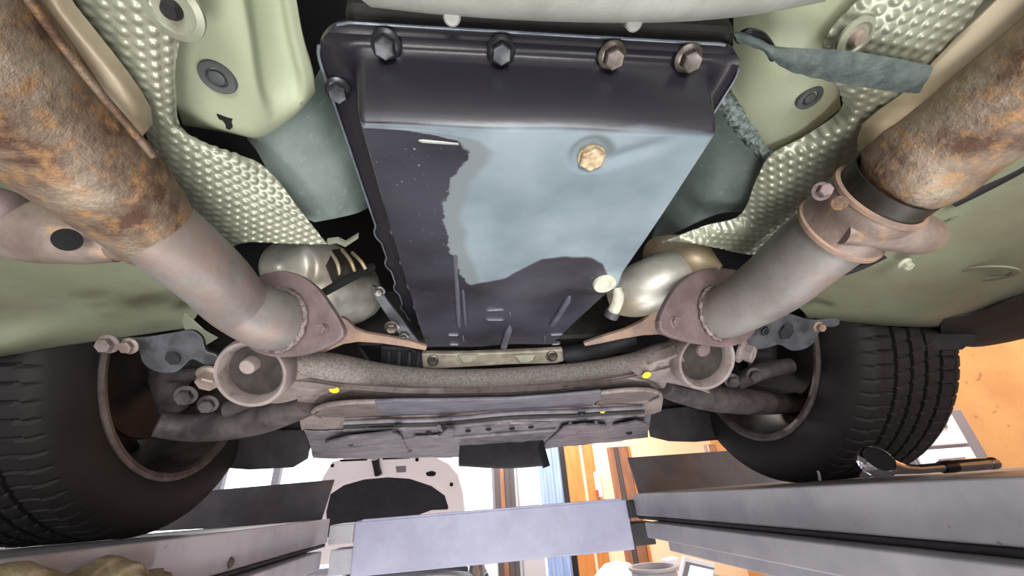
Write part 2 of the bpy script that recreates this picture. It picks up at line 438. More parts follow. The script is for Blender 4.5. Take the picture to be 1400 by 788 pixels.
# ------------------------------------------------------------------ the car on the lift
XC = 0.058                                             # centre line of the car
car = empty('car', (XC, 0.0, -0.016), 'underside of a pale green car resting on the lift runways', 'car')

# dark shell above everything: floor pan, tunnel roof and engine bay with the darkness of the gaps painted black
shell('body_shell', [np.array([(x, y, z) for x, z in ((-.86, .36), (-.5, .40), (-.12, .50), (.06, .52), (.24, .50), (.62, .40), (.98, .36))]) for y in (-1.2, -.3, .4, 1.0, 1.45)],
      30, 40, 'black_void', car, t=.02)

# --- body rails (pale green hat sections) left and right of the tunnel
railL = shell('floor_rail', [
    [(215, -90, .295), (285, -90, .285), (318, -90, .285), (334, -90, .297), (366, -90, .306), (376, -90, .300), (392, -90, .302)],
    [(225, -20, .293), (298, -20, .285), (328, -20, .285), (344, -20, .297), (377, -20, .306), (387, -20, .300), (402, -20, .302)],
    [(230, 50, .291), (308, 50, .285), (340, 50, .285), (354, 50, .296), (388, 50, .306), (400, 50, .300), (414, 50, .303)],
    [(232, 115, .290), (316, 118, .285), (350, 120, .285), (364, 118, .295), (404, 115, .304), (415, 108, .300), (428, 100, .305)],
    [(248, 164, .291), (316, 176, .286), (345, 181, .287), (364, 176, .291), (400, 152, .298), (414, 138, .300), (430, 118, .306)],
    [(250, 171, .300), (318, 183, .295), (348, 189, .296), (367, 184, .300), (402, 160, .305), (416, 146, .306), (432, 126, .312)]],
    90, 70, 'green_paint', car, t=.002, back=.5, label='pale green floor rail with a round rubber plug')
railR = shell('floor_rail', [
    [(1000, -90, .325), (1030, -90, .303), (1062, -90, .292), (1105, -90, .286), (1150, -90, .285), (1230, -90, .290)],
    [(1003, 0, .325), (1030, 0, .303), (1058, 0, .292), (1095, 0, .286), (1135, 0, .285), (1180, 0, .290)],
    [(1003, 60, .325), (1028, 60, .303), (1052, 60, .292), (1085, 60, .286), (1110, 60, .285), (1140, 60, .290)],
    [(998, 112, .322), (1024, 116, .303), (1052, 118, .292), (1085, 115, .286), (1115, 108, .285), (1143, 102, .289)],
    [(1003, 140, .315), (1026, 158, .302), (1056, 164, .292), (1090, 158, .286), (1120, 146, .286), (1148, 128, .291)],
    [(1012, 158, .312), (1036, 190, .302), (1052, 204, .294), (1090, 184, .288), (1122, 163, .290), (1149, 142, .298)],
    [(1014, 166, .318), (1038, 198, .309), (1053, 211, .302), (1091, 190, .297), (1124, 169, .299), (1150, 148, .305)]],
    90, 70, 'green_paint', car, t=.002, back=.5, label='pale green floor rail beside the rubber flap')

def grommet(px, py, z, rpx, parent, tilt):
    c = PZ(px, py, z); ax = nrm(tilt); r = rpx
    g = lathe('rubber_plug', [(r, .0), (r, .0022), (r * .94, .0036), (r * .60, .0036), (r * .54, .0022), (r * .50, .0010), (r * .44, .0010), (r * .42, .0034), (r * .36, .0040), (0.0005, .0040)], c, ax, 'grommet', parent, seg=36)
    return g
grommet(299, 104, .2865, .0125, railL, (-.06, -.12, -1))
grommet(1105, 132, .2865, .0105, railR, (.06, -.1, -1))
# small hole in the left rail, its darkness painted as a black patch
prism('hole_patch', [PZ(x, y, .2843) for x, y in ((296, 157), (303, 159), (309, 161), (318, 163), (316, 168), (318, 174), (314, 178), (309, 176), (308, 170), (304, 165), (299, 163))], (0, 0, .003), 'black_void', railL)
# fixing with a large washer at the upper edge of the left shield
fx0 = PZ(238, 12, .262)
fx1 = lathe('washer_plate', [(.0165, 0), (.0165, .002), (.0125, .0028), (.0115, .0012), (.0045, .0012), (.0005, .0012)], fx0, (-.1, -.25, -1), 'shield_metal', car, seg=32)
lathe('stud', [(.0055, -.004), (.0055, .003), (.0042, .006), (.0005, .006)], fx0, (-.1, -.25, -1), 'engine_dark', fx1, seg=18)
fx0 = PZ(1168, 50, .262)
fx1 = lathe('washer_plate', [(.0125, 0), (.0125, .002), (.0095, .0028), (.0085, .0012), (.0035, .0012), (.0005, .0012)], fx0, (.1, -.25, -1), 'shield_metal', car, seg=32)
lathe('stud', [(.0052, -.004), (.0052, .003), (.004, .006), (.0005, .006)], fx0, (.1, -.25, -1), 'clamp_metal', fx1, seg=18)

# --- coated tunnel walls
shell('tunnel_wall', [
    [(338, 190, .302), (378, 174, .304), (418, 128, .312), (440, 92, .35)],
    [(352, 208, .302), (400, 190, .304), (440, 165, .318), (478, 140, .37)],
    [(380, 262, .296), (415, 235, .302), (460, 205, .320), (505, 180, .37)],
    [(396, 288, .292), (432, 262, .300), (474, 235, .320), (520, 220, .37)],
    [(430, 304, .290), (462, 298, .300), (492, 290, .318), (525, 270, .37)]], 40, 40, 'grey_coating', car, t=.003, label='grey-green coated tunnel wall left of the transmission pan')
tw = shell('tunnel_wall', [
    [(948, 110, .37), (980, 128, .335), (1004, 138, .312), (1014, 150, .312)],
    [(940, 170, .37), (985, 180, .325), (1024, 184, .306), (1052, 208, .300)],
    [(925, 230, .37), (975, 240, .32), (1015, 240, .303), (1042, 236, .296)],
    [(905, 280, .37), (955, 285, .315), (998, 282, .298), (1024, 270, .290)],
    [(890, 335, .36), (945, 308, .312), (985, 292, .298), (1014, 290, .290)]], 40, 40, 'grey_coating', car, t=.003, label='grey coated tunnel wall right of the transmission pan')
# crusty sealer bead along the right seam
bead = cr(pts([(988, 132, .318), (1000, 150, .312), (1014, 168, .307), (1028, 186, .303), (1044, 204, .299), (1050, 214, .297)]), 40)
tube('sealer_bead', bead, .0075, 'coating_crust', tw, seg=20, lump=lambda i, k: random.uniform(-.32, .3), R2=None)

# --- dimpled heat shields
shell('heat_shield', [
    [(42, -60, .266), (100, -60, .262), (170, -60, .262), (255, -60, .268)],
    [(95, 0, .266), (140, 0, .262), (190, 0, .262), (262, 2, .268)],
    [(140, 60, .266), (172, 60, .262), (205, 62, .262), (244, 62, .268)],
    [(178, 118, .266), (198, 120, .262), (218, 122, .262), (240, 122, .268)],
    [(198, 160, .266), (216, 162, .262), (234, 168, .262), (256, 186, .268)],
    [(205, 214, .262), (245, 210, .258), (288, 210, .262), (350, 222, .274)],
    [(225, 264, .258), (275, 254, .254), (325, 244, .262), (376, 243, .274)],
    [(255, 312, .252), (308, 298, .250), (358, 286, .258), (406, 282, .268)],
    [(290, 350, .246), (335, 332, .246), (392, 333, .254), (447, 334, .262)]], 560, 150, 'shield_metal', car, t=.001, back=.25, disp=dimples(.0084, .0012),
    label='dimpled aluminium heat shield above the left exhaust')
shell('heat_shield', [
    [(905, 332, .266), (932, 331, .258), (962, 336, .252)],
    [(962, 310, .268), (992, 320, .258), (1042, 348, .248)],
    [(1010, 296, .272), (1038, 308, .260), (1085, 326, .248)],
    [(1036, 242, .276), (1068, 262, .262), (1115, 290, .250)],
    [(1054, 212, .278), (1096, 230, .264), (1145, 258, .252)],
    [(1098, 188, .276), (1130, 197, .264), (1178, 220, .254)],
    [(1150, 150, .272), (1167, 160, .262), (1194, 188, .256)],
    [(1140, 106, .272), (1180, 118, .262), (1218, 142, .256)],
    [(1126, 58, .272), (1192, 60, .262), (1274, 88, .256)],
    [(1160, 14, .272), (1232, 10, .262), (1322, 30, .256)],
    [(1240, -60, .272), (1300, -60, .262), (1390, -60, .256)]], 580, 120, 'shield_metal', car, t=.001, back_end=.25, disp=dimples(.0084, .0012),
    label='dimpled aluminium heat shield above the right exhaust')
# small torn foil edge and clip at the front of the left shield
prism('foil_strip', [PZ(x, y, .27) for x, y in ((447, 330), (462, 328), (472, 333), (490, 322), (490, 326), (472, 338), (460, 333), (448, 335))], (0, 0, .004), 'shield_metal', car)

# --- transmission pan
def pan_mesh():
    xl0, xr0, y0, y1 = -.0655, .1700, .154, .5700
    us = [-.0155, -.0145, -.011, -.008, -.005, -.0025, 0, .0015, .003, .0048, .0065, .0085]      # metres in from the wall top
    S = lambda d: 0 if d <= -.004 else (1 if d >= .0065 else 0.5 - .5 * math.cos(PI * (d + .004) / .0105))
    nx = 150; ny = 230
    uf = [u * 1.55 if u < -.003 else u for u in us]
    xs = uf + list(np.linspace(.011, (xr0 - xl0) - .011, nx)) + [xr0 - xl0 - u for u in uf[::-1]]
    vs = us + list(np.linspace(.011, (y1 - y0) - .011, ny)) + [y1 - y0 - u for u in us[::-1]]
    V = []; W = xr0 - xl0; D = y1 - y0
    plug = PZ(808, 213, .2); boss = PZ(828, 390, .2)
    for y_ in vs:
        Y = y0 + y_
        t = min(max(y_ / D, 0), 1)
        for x_ in xs:
            s = min(S(x_), S(W - x_)) * 1.0; s2 = min(S(-.004 + (y_ + .004) * .62), S(D - y_))
            d = s * s2
            X = xl0 + x_
            # front right corner of the pan is cut back diagonally
            cut = max(0, (t - .58) / .42) * .036
            q = min(max((x_ - .15) / (W - .15), 0), 1.2)
            X -= cut * q * q * (3 - 2 * min(q, 1))
            # lugs along the left flange
            if x_ < 0: X -= .004 * max(0, math.sin(y_ * 2 * PI / .060)) * (1 if y_ > .16 else .0) * min(1, -x_ / .006)
            # rounded flange corners
            r = .026
            ax = x_ + .0240; bx = W + .0240 - x_; ay = y_ + .0155; by = D + .0155 - y_
            ex = min(ax, bx); ey = min(ay, by)
            if ex < r and ey < r:
                dd = math.hypot(r - ex, r - ey)
                if dd > r:
                    k = r / dd; X += (1 if ax < bx else -1) * ((r - (r - ex) * k) - ex); Yv = Y + (1 if ay < by else -1) * ((r - (r - ey) * k) - ey)
                else: Yv = Y
            else: Yv = Y
            z = .2500 - .0500 * d
            if min(x_ / 1.55, (W - x_) / 1.55, y_, D - y_) <= -.0135: z += .004          # turned-up rim of the flange
            e_ = max(-x_ / 1.55, -(W - x_) / 1.55, -y_, -(D - y_))
            z += .0016 * math.exp(-((e_ - .0065) / .0018) ** 2)
            # reinforcing bead pressed into the rear flange, just behind the wall
            # dished seat of the drain plug and the groove running to the upper right
            rp = math.hypot(X - plug[0], Y - plug[1])
            z += d * .0065 * math.exp(-(rp / .0135) ** 6)
            gx, gy = X - plug[0], Y - plug[1]
            al = (gx * .86 - gy * .50); pe = (gx * .50 + gy * .86)
            if al > 0: z += d * .0035 * math.exp(-((pe - .012) / .006) ** 2) * math.exp(-((al - .02) / .024) ** 2)
            # step towards the front of the pan
            z += d * .004 * (1 / (1 + math.exp(-(Y - .395 - .02 * math.sin(X * 30)) / .012)))
            # boss at the front right
            rb = math.hypot((X - boss[0]) / 1.2, Y - boss[1]); z -= d * .007 * math.exp(-(rb / .022) ** 4)
            # shallow waviness
            z += d * .0010 * math.sin(X * 55 + 1) * math.sin(Y * 31)
            V.append((X, Yv, z))
    nX = len(xs); nY = len(vs)
    return np.array(V).reshape(nY, nX, 3)
PG = pan_mesh()
def pan_material():
    m = bpy.data.materials.new('pan_steel'); m.use_nodes = True; MATS['pan_steel'] = m
    nt = m.node_tree; N = nt.nodes; L = nt.links; b = N['Principled BSDF']
    tc = N.new('ShaderNodeTexCoord'); sep = N.new('ShaderNodeSeparateXYZ'); L.new(tc.outputs['Object'], sep.inputs[0])
    def math_(op, a, c=None):
        n = N.new('ShaderNodeMath'); n.operation = op
        for i, v in enumerate((a, c)):
            if v is None: continue
            if isinstance(v, (int, float)): n.inputs[i].default_value = v
            else: L.new(v, n.inputs[i])
        return n.outputs[0]
    def noise(s, d=4):
        n = N.new('ShaderNodeTexNoise'); n.inputs['Scale'].default_value = s; n.inputs['Detail'].default_value = d
        L.new(tc.outputs['Object'], n.inputs['Vector']); return n.outputs['Fac']
    def mr(v, a, c, d=0., e=1.):
        n = N.new('ShaderNodeMapRange'); L.new(v, n.inputs[0]); n.inputs[1].default_value = a; n.inputs[2].default_value = c
        n.inputs[3].default_value = d; n.inputs[4].default_value = e; return n.outputs[0]
    def curve(v, P):
        n = N.new('ShaderNodeFloatCurve'); L.new(v, n.inputs['Value']); c = n.mapping.curves[0]
        P = sorted(P)
        c.points[0].location = P[0]; c.points[1].location = P[-1]
        for p in P[1:-1]: c.points.new(*p)
        for p in c.points: p.handle_type = 'VECTOR'
        n.mapping.update(); return n.outputs[0]
    X = sep.outputs[0]; Y = sep.outputs[1]; Zc = sep.outputs[2]
    jag = math_('MULTIPLY', math_('SUBTRACT', noise(85, 6), .5), .016)
    # oil film on the left: its edge x(y) read along the pan
    x0, x1, y0, y1 = -.10, .20, .14, .60
    E = [PZ(x, y, .2) for x, y in ((570, 181), (622, 190), (642, 207), (636, 222), (614, 246), (607, 285), (600, 300), (613, 318), (612, 335), (630, 372), (634, 384))]
    cx = curve(mr(Y, y0, y1), [((p[1] - y0) / (y1 - y0), (p[0] - x0) / (x1 - x0)) for p in E] + [(0, .05), ((E[0][1] - y0) / (y1 - y0) - .006, .05), (1, 1)])
    edge = mr(cx, 0, 1, x0, x1)
    left = mr(math_('SUBTRACT', math_('ADD', edge, jag), X), -.0008, .0008)
    # oil film at the front: edge y(x)
    E = [PZ(x, y, .203) for x, y in ((600, 390), (634, 386), (690, 378), (715, 364), (742, 350), (775, 347), (808, 349), (822, 356), (830, 372), (842, 400), (880, 412))]
    cy = curve(mr(X, x0, x1), [((p[0] - x0) / (x1 - x0), (p[1] - y0) / (y1 - y0)) for p in E] + [(0, .7), (1, .8)])
    jag2 = math_('MULTIPLY', math_('SUBTRACT', noise(25, 3), .5), .012)
    front = mr(math_('SUBTRACT', Y, math_('ADD', mr(cy, 0, 1, y0, y1), jag2)), -.0012, .0025)
    wet = math_('MAXIMUM', left, front)
    # dust with painted bluish sheen: only on the flat bottom, not on walls and flange
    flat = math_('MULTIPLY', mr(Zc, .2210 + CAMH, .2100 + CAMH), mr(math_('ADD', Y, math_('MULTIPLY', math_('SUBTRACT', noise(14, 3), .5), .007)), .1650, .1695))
    dusty_sheen = math_('MULTIPLY', math_('SUBTRACT', 1., wet), flat)
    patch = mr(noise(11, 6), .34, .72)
    dust_sheen = N.new('ShaderNodeMix'); dust_sheen.data_type = 'RGBA'; dust_sheen.inputs[6].default_value = rgb(146, 160, 168); dust_sheen.inputs[7].default_value = rgb(104, 120, 128); L.new(patch, dust_sheen.inputs[0])
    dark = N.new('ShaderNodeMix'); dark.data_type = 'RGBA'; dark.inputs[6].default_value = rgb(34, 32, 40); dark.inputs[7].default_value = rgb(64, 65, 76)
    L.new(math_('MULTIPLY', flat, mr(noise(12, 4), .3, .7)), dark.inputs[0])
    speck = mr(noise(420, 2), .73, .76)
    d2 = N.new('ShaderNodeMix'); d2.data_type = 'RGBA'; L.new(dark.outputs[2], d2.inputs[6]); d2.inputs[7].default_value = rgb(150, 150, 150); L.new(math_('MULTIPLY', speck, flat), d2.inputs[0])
    mix = N.new('ShaderNodeMix'); mix.data_type = 'RGBA'; L.new(dusty_sheen, mix.inputs[0]); L.new(d2.outputs[2], mix.inputs[6]); gz = N.new('ShaderNodeMix'); gz.data_type = 'RGBA'; L.new(mr(math_('SUBTRACT', X, edge), .012, .018, .75, 0), gz.inputs[0]); L.new(dust_sheen.outputs[2], gz.inputs[6]); gz.inputs[7].default_value = rgb(112, 120, 122); L.new(gz.outputs[2], mix.inputs[7])
    L.new(mix.outputs[2], b.inputs['Base Color'])
    L.new(mr(dusty_sheen, 0, 1, .30, .55), b.inputs['Roughness'])
    bp = N.new('ShaderNodeBump'); bp.inputs['Strength'].default_value = .06; bp.inputs['Distance'].default_value = .002; L.new(noise(160, 4), bp.inputs['Height']); L.new(bp.outputs[0], b.inputs['Normal'])
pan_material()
V, f = shell_mesh(PG, np.array([0, 0, .003]))
pan = obj('transmission_pan', V, f, 'pan_steel', car, auto=60, label='black transmission pan with dusted bottom in painted bluish sheen and dark oil stains')
# turned lip round the flange, edge highlights put into its bright metal: left side with its wavy crimps, rear edge, right corner
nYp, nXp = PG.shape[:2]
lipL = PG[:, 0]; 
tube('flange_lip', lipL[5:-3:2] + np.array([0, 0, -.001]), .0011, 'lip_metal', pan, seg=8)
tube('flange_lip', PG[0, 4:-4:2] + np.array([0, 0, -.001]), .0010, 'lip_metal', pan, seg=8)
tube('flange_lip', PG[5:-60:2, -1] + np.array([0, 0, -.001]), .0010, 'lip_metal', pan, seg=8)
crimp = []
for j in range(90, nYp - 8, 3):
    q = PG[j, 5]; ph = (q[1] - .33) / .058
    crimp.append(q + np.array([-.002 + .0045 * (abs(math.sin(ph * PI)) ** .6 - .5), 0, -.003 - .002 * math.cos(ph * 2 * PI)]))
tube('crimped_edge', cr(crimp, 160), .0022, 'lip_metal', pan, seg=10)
# the gearbox the pan is bolted to
box('gearbox', -.07, .185, .135, .62, .262, .36, 'engine_dark', car, bevel=.006)
for px, py in ((528, 62), (685, 70), (836, 77), (940, 81)):
    bolt(pan, PZ(px, py - 2, .2485), (-.02, -.25, -1), .0062, .010, 'bolt' if px > 800 else 'bolt_dark', rw=.0090)
bolt(pan, PZ(462, 122, .2485), (.15, -.2, -1), .0058, .009, 'bolt_dark', rw=.0082)
pl = PZ(808, 213, .2060)
bolt(pan, pl, (0.02, -.12, -1), .0086, .0060, 'plug_tan', 'drain_plug', rw=.0098, label='tan drain plug in a dished seat')
def rib(L, h, wd, name='rib', m='pan_rib_highlight', z=.2035):
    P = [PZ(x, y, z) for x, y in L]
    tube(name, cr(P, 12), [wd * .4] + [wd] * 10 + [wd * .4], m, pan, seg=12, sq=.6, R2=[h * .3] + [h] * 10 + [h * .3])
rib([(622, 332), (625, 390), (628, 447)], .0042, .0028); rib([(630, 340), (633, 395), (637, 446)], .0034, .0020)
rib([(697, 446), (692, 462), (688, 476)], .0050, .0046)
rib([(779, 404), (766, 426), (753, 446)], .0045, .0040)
for L_ in (((664, 423), (690, 422)), ((664, 436), (690, 436)), ((612, 457), (628, 457)), ((614, 470), (628, 470)), ((752, 457), (770, 456)), ((754, 470), (766, 469)), ((633, 459), (634, 466)), ((745, 459), (744, 467)), ((697, 426), (698, 431))):
    rib([L_[0], ((L_[0][0] + L_[1][0]) / 2, (L_[0][1] + L_[1][1]) / 2), L_[1]], .0030, .0012, 'embossed_mark')
for y in (329, 352):
    rib([(676, y), (687, y - .4), (700, y - .8)], .0009, .0009, 'scratch_highlight', 'cream', .2015)
rib([(572, 192), (600, 194), (632, 196)], .0011, .0013, 'scratch_highlight', 'white_metal', .2005)  # pale painted highlight at the stain edge
# cap and pipe stub on the front right boss
cp = PZ(826, 386, .197)
lathe('filler_cap', [(.0128, -.002), (.0128, .003), (.0118, .0045), (.006, .0045), (.0055, .0036), (.0005, .0036)], cp, (.05, -.25, -1), 'cream', pan, seg=28, label='round cream cap')
nz = tube('pipe_stub', [C(843, 394, .50), C(845, 406, .50), C(841, 420, .505), C(834, 434, .51)], [.0062, .0075, .0078, .0072], 'cream', car, n=20, seg=18)
lathe('pipe_clip', [(.0095, -.004), (.0095, .004)], C(836, 430, .508), C(834, 434, .51) - C(841, 420, .505), 'bracket_grey', nz, seg=18)

# --- pale cross member behind the pan
G = [[(480, -60, .232), (600, -60, .228), (740, -60, .226), (900, -60, .226), (1020, -60, .228), (1180, -70, .236)],
     [(488, -8, .236), (600, -6, .230), (740, -2, .228), (900, -4, .228), (1020, -6, .230), (1160, -16, .236)],
     [(502, 6, .240), (600, 14, .234), (740, 22, .232), (900, 24, .232), (1020, 16, .234), (1130, -2, .240)],
     [(508, 10, .247), (600, 20, .243), (740, 29, .242), (900, 31, .242), (1020, 22, .243), (1130, 2, .247)]]
cm = shell('gearbox_crossmember', G, 40, 60, 'white_metal', car, t=.006, back=.05, label='pale metal cross member behind the pan')
for px, py in ((618, 22), (866, 30)):
    box_c = PZ(px, py, .243)
    lathe('lug', [(.005, -.003), (.005, .002), (.004, .003), (.0005, .003)], box_c, (0, -.3, -1), 'white_metal', cm, seg=18)
tube('black_hose', [PZ(1008, 54, .258), PZ(1020, 46, .256), PZ(1038, 49, .256), PZ(1050, 62, .258), PZ(1058, 78, .262)], .0032, 'black_gloss', car, n=24, seg=12)
# --- fabric flap on the right
fl = shell('rubber_flap', [
    [(1004, 46, .252), (1018, 48, .251), (1036, 54, .250), (1060, 66, .248), (1110, 70, .245), (1170, 74, .243), (1230, 84, .241), (1276, 93, .240)],
    [(1006, 52, .251), (1020, 56, .250), (1040, 64, .248), (1066, 80, .246), (1112, 88, .243), (1168, 96, .241), (1224, 106, .239), (1268, 110, .238)],
    [(1008, 58, .252), (1022, 62, .251), (1044, 72, .250), (1072, 94, .247), (1114, 107, .245), (1166, 117, .243), (1218, 125, .241), (1256, 128, .240)]],
    16, 60, 'fabric_flap', car, t=.003, disp=lambda G: .0006 * np.sin(G[..., 0] * 420) * np.sin(G[..., 1] * 300), label='dark grey fabric flap sticking out to the right')

# --- floor panels
flL = shell('floor_panel', [
    [(-420, 120, .27), (-200, 130, .275), (0, 150, .285), (200, 200, .30)],
    [(-350, 330, .250), (-100, 320, .255), (100, 320, .270), (290, 340, .295)],
    [(-330, 430, .228), (-100, 415, .236), (120, 405, .260), (280, 400, .290)],
    [(-310, 468, .214), (-100, 452, .222), (120, 436, .252), (270, 430, .286)],
    [(-300, 496, .206), (-100, 484, .208), (0, 474, .212), (110, 460, .245), (262, 442, .284)],
    [(-300, 508, .209), (-100, 500, .210), (0, 488, .214), (110, 470, .248), (262, 448, .290)],
    [(-300, 500, .26), (-100, 492, .26), (0, 482, .26), (110, 464, .28), (262, 444, .32)]], 80, 50, 'green_floor', car, t=.003, back=.6, label='grey-green floor panel behind the left wheel')
flR = shell('floor_panel', [
    [(1190, 120, .30), (1400, 80, .285), (1600, 60, .275), (1900, 20, .27)],
    [(1080, 330, .295), (1250, 300, .275), (1450, 230, .262), (1700, 190, .255)],
    [(1085, 390, .285), (1240, 360, .252), (1450, 300, .240), (1700, 260, .235)],
    [(1090, 418, .278), (1230, 405, .232), (1440, 360, .224), (1700, 320, .220)],
    [(1100, 428, .270), (1220, 436, .218), (1340, 425, .214), (1440, 400, .212), (1700, 360, .21)],
    [(1105, 434, .274), (1215, 446, .220), (1330, 444, .216), (1440, 425, .214), (1700, 385, .212)],
    [(1105, 430, .31), (1215, 440, .26), (1330, 436, .26), (1440, 416, .26), (1700, 375, .26)]], 80, 50, 'green_floor', car, t=.003, back=.6, label='grey-green floor panel behind the right wheel')
# pressed oval in the right floor panel
lathe('pressed_oval', [(.030, -.001), (.030, .0012), (.026, .0022), (.022, .0010), (.021, -.001)], PZ(1347, 374, .2255), (-0.25, .3, -1), 'green_floor', flR, seg=40, caps=False)
# sill, brown-grey, outboard
shell('sill', [
    [(1290, 436, .212), (1330, 430, .210), (1380, 412, .208), (1460, 388, .206), (1700, 320, .204)],
    [(1286, 450, .208), (1330, 450, .204), (1385, 438, .200), (1470, 408, .198), (1700, 340, .196)],
    [(1290, 462, .210), (1330, 474, .200), (1385, 466, .198), (1475, 440, .196), (1700, 370, .194)],
    [(1290, 458, .25), (1330, 470, .25), (1388, 462, .25), (1480, 438, .25), (1700, 370, .25)]], 24, 40, 'liner', car, t=.003, label='dark sill edge behind the right wheel')

# --- exhaust, left
def rl(px, py, z): return PZ(px, py, z)
def ring_noise(a): return lambda i, k: random.uniform(-a, a)
P_, R_ = edge_tube([(-180, -290, -420, -90, .224), (-40, -110, -260, 78, .224), (44, 0, -140, 160, .224), (127, 108, -40, 222, .222), (180, 170, 30, 268, .219), (216, 215, 88, 305, .216), (240, 252, 132, 333, .212), (256, 282, 168, 356, .209), (262, 290, 178, 364, .208)])
catL = tube('exhaust_muffler', [P_[0] + np.array([-.04, -.5, 0])] + P_, [R_[0]] + R_, 'rust', car, n=90, seg=48, lump=ring_noise(.006), label='rusty brown exhaust canister at the upper left')
fc = PZ(398, 436, .190); fn = nrm((-.30, -.90, -.30)); pcL = PL(382, 438, fc, fn)
P_, R_ = edge_tube([(250, 272, 166, 350, .209), (288, 308, 212, 382, .202), (328, 348, 254, 414, .196), (358, 384, 294, 448, .191)])
pipeL = tube('exhaust_pipe', P_ + [pcL + fn * .014, pcL - fn * .012], R_ + [.0325, .0325], 'pipe_metal', car, n=60, seg=48, label='grey exhaust pipe running to the left flange')
# smooth cream cover strip along the canister
shell('cover_strip', [
    [(20, -60, .250), (42, -60, .252), (62, -60, .256)],
    [(52, 0, .248), (72, 0, .250), (96, 0, .256)],
    [(100, 62, .246), (120, 60, .248), (142, 58, .256)],
    [(140, 120, .242), (168, 116, .246), (186, 116, .255)],
    [(158, 150, .240), (184, 150, .245), (206, 150, .254)],
    [(185, 195, .238), (196, 185, .242), (208, 170, .252)]], 40, 12, 'sleeve_metal', car, t=.001, back=.4, label='smooth cream metal strip above the left canister')
lip = cr(pts([(-45, -120, .230), (36, -6, .229), (118, 104, .228), (172, 168, .225), (210, 214, .221)]), 40)
tube('seam_bead', lip, .0024, 'rust', catL, seg=12)
# flange at the end of the left pipe
flgL = plate('exhaust_flange', [(360, 374), (385, 370), (408, 376), (432, 393), (452, 420), (467, 446), (469, 458), (456, 470), (430, 481), (400, 488), (365, 487), (340, 476), (325, 452), (328, 415), (342, 386)],
             fc, fn, .009, 'flange_metal', car, bevel=.002, smoothn=60, label='brown exhaust flange at the left pipe end')
bolt(flgL, PL(442, 450, fc, fn), fn, .0058, .007, 'flange_metal', 'bolt', rw=.0066)
def weld_ring(px0, py0, p0, n, r, parent, e=1.0):
    c = PL(px0, py0, p0, n); nn = nrm(n); u = nrm(np.cross(nn, (0, 0, 1))); v = np.cross(nn, u)
    P = [c + nn * .003 + (u * math.cos(a) + v * math.sin(a)) * r for a in np.linspace(0, 2 * PI, 64)]
    tube('weld_bead', P, .0028, 'weld', parent, seg=10, lump=ring_noise(.35))
weld_ring(382, 438, fc, fn, .0340, flgL)

# bracket cup on the left
cupA = PZ(50, 312, .238); cupB = PZ(165, 322, .214)
def cup(px, z, rp):
    return PZ(px[0], px[1], z)
cupL = tube('hanger_bracket', [PZ(22, 318, .232), PZ(30, 318, .231), PZ(50, 318, .230), PZ(90, 322, .226), PZ(130, 330, .222), PZ(165, 338, .219)], [.020, .0245, .0265, .0250, .0205, .014], 'clamp_metal', car, n=40, seg=36,
            label='pinkish metal cup bracket with an oval hole')
lathe('bracket_hole', [(.0088, .0), (.0088, .0010), (.0075, .0012), (.0005, .0012)], PZ(92, 328, .2035), nrm(-PZ(92, 328, .2035)), 'black_void', cupL, seg=24)
tube('hanger_strap', [PZ(150, 336, .2195), PZ(172, 338, .214), PZ(190, 330, .210)], [.012, .012, .010], 'clamp_metal', cupL, n=12, seg=16)
tube('hanger_rod', [PZ(-60, 275, .24), PZ(0, 285, .238), PZ(34, 300, .236)], [.017, .0165, .014], 'flange_metal', cupL, n=16, seg=24)
# torn foil blade hanging behind the left pipe
plate('foil_blade', [(249, 440), (252, 428), (262, 436), (280, 452), (298, 462), (282, 472), (268, 480), (258, 468)], PZ(268, 455, .24), (0, -.8, -.6), .0015, 'shield_metal', car, bevel=.0004)

# --- exhaust, right
P_, R_ = edge_tube([(1180, 228, 1222, 286, .206), (1171, 216, 1234, 296, .206), (1217, 172, 1298, 281, .208), (1270, 135, 1350, 243, .210), (1322, 92, 1408, 205, .211), (1400, 26, 1492, 150, .213), (1500, -62, 1610, 62, .213), (1700, -250, 1840, -120, .213)])
catR = tube('exhaust_muffler', P_ + [P_[-1] + np.array([.04, -.5, 0])], R_ + [R_[-1]], 'rust', car, n=90, seg=48, lump=ring_noise(.006), label='rusty brown exhaust canister at the upper right')
fcR = PZ(960, 428, .188); fnR = nrm((.34, -.90, -.28)); pcR = PL(980, 428, fcR, fnR)
P_, R_ = edge_tube([(1180, 214, 1256, 298, .203), (1150, 240, 1225, 325, .201), (1113, 272, 1188, 352, .198), (1062, 317, 1135, 390, .194), (1026, 354, 1088, 424, .190)])
pipeR = tube('exhaust_pipe', P_ + [pcR + fnR * .014, pcR - fnR * .012], R_ + [.0325, .0325], 'pipe_metal', car, n=60, seg=48, label='grey exhaust pipe running to the right flange')
PRC, PRR = P_, R_
shell('cover_strip', [
    [(1172, 208, .244), (1180, 208, .232), (1200, 214, .222)],
    [(1180, 170, .250), (1204, 172, .238), (1240, 182, .226)],
    [(1236, 128, .252), (1262, 136, .240), (1296, 148, .228)],
    [(1270, 92, .252), (1300, 104, .242), (1336, 114, .229)],
    [(1322, 40, .252), (1356, 54, .243), (1392, 68, .230)],
    [(1410, -45, .252), (1446, -28, .244), (1490, -10, .231)]], 40, 12, 'sleeve_metal', car, t=.001, back_end=.4, label='smooth cream metal strip above the right canister')
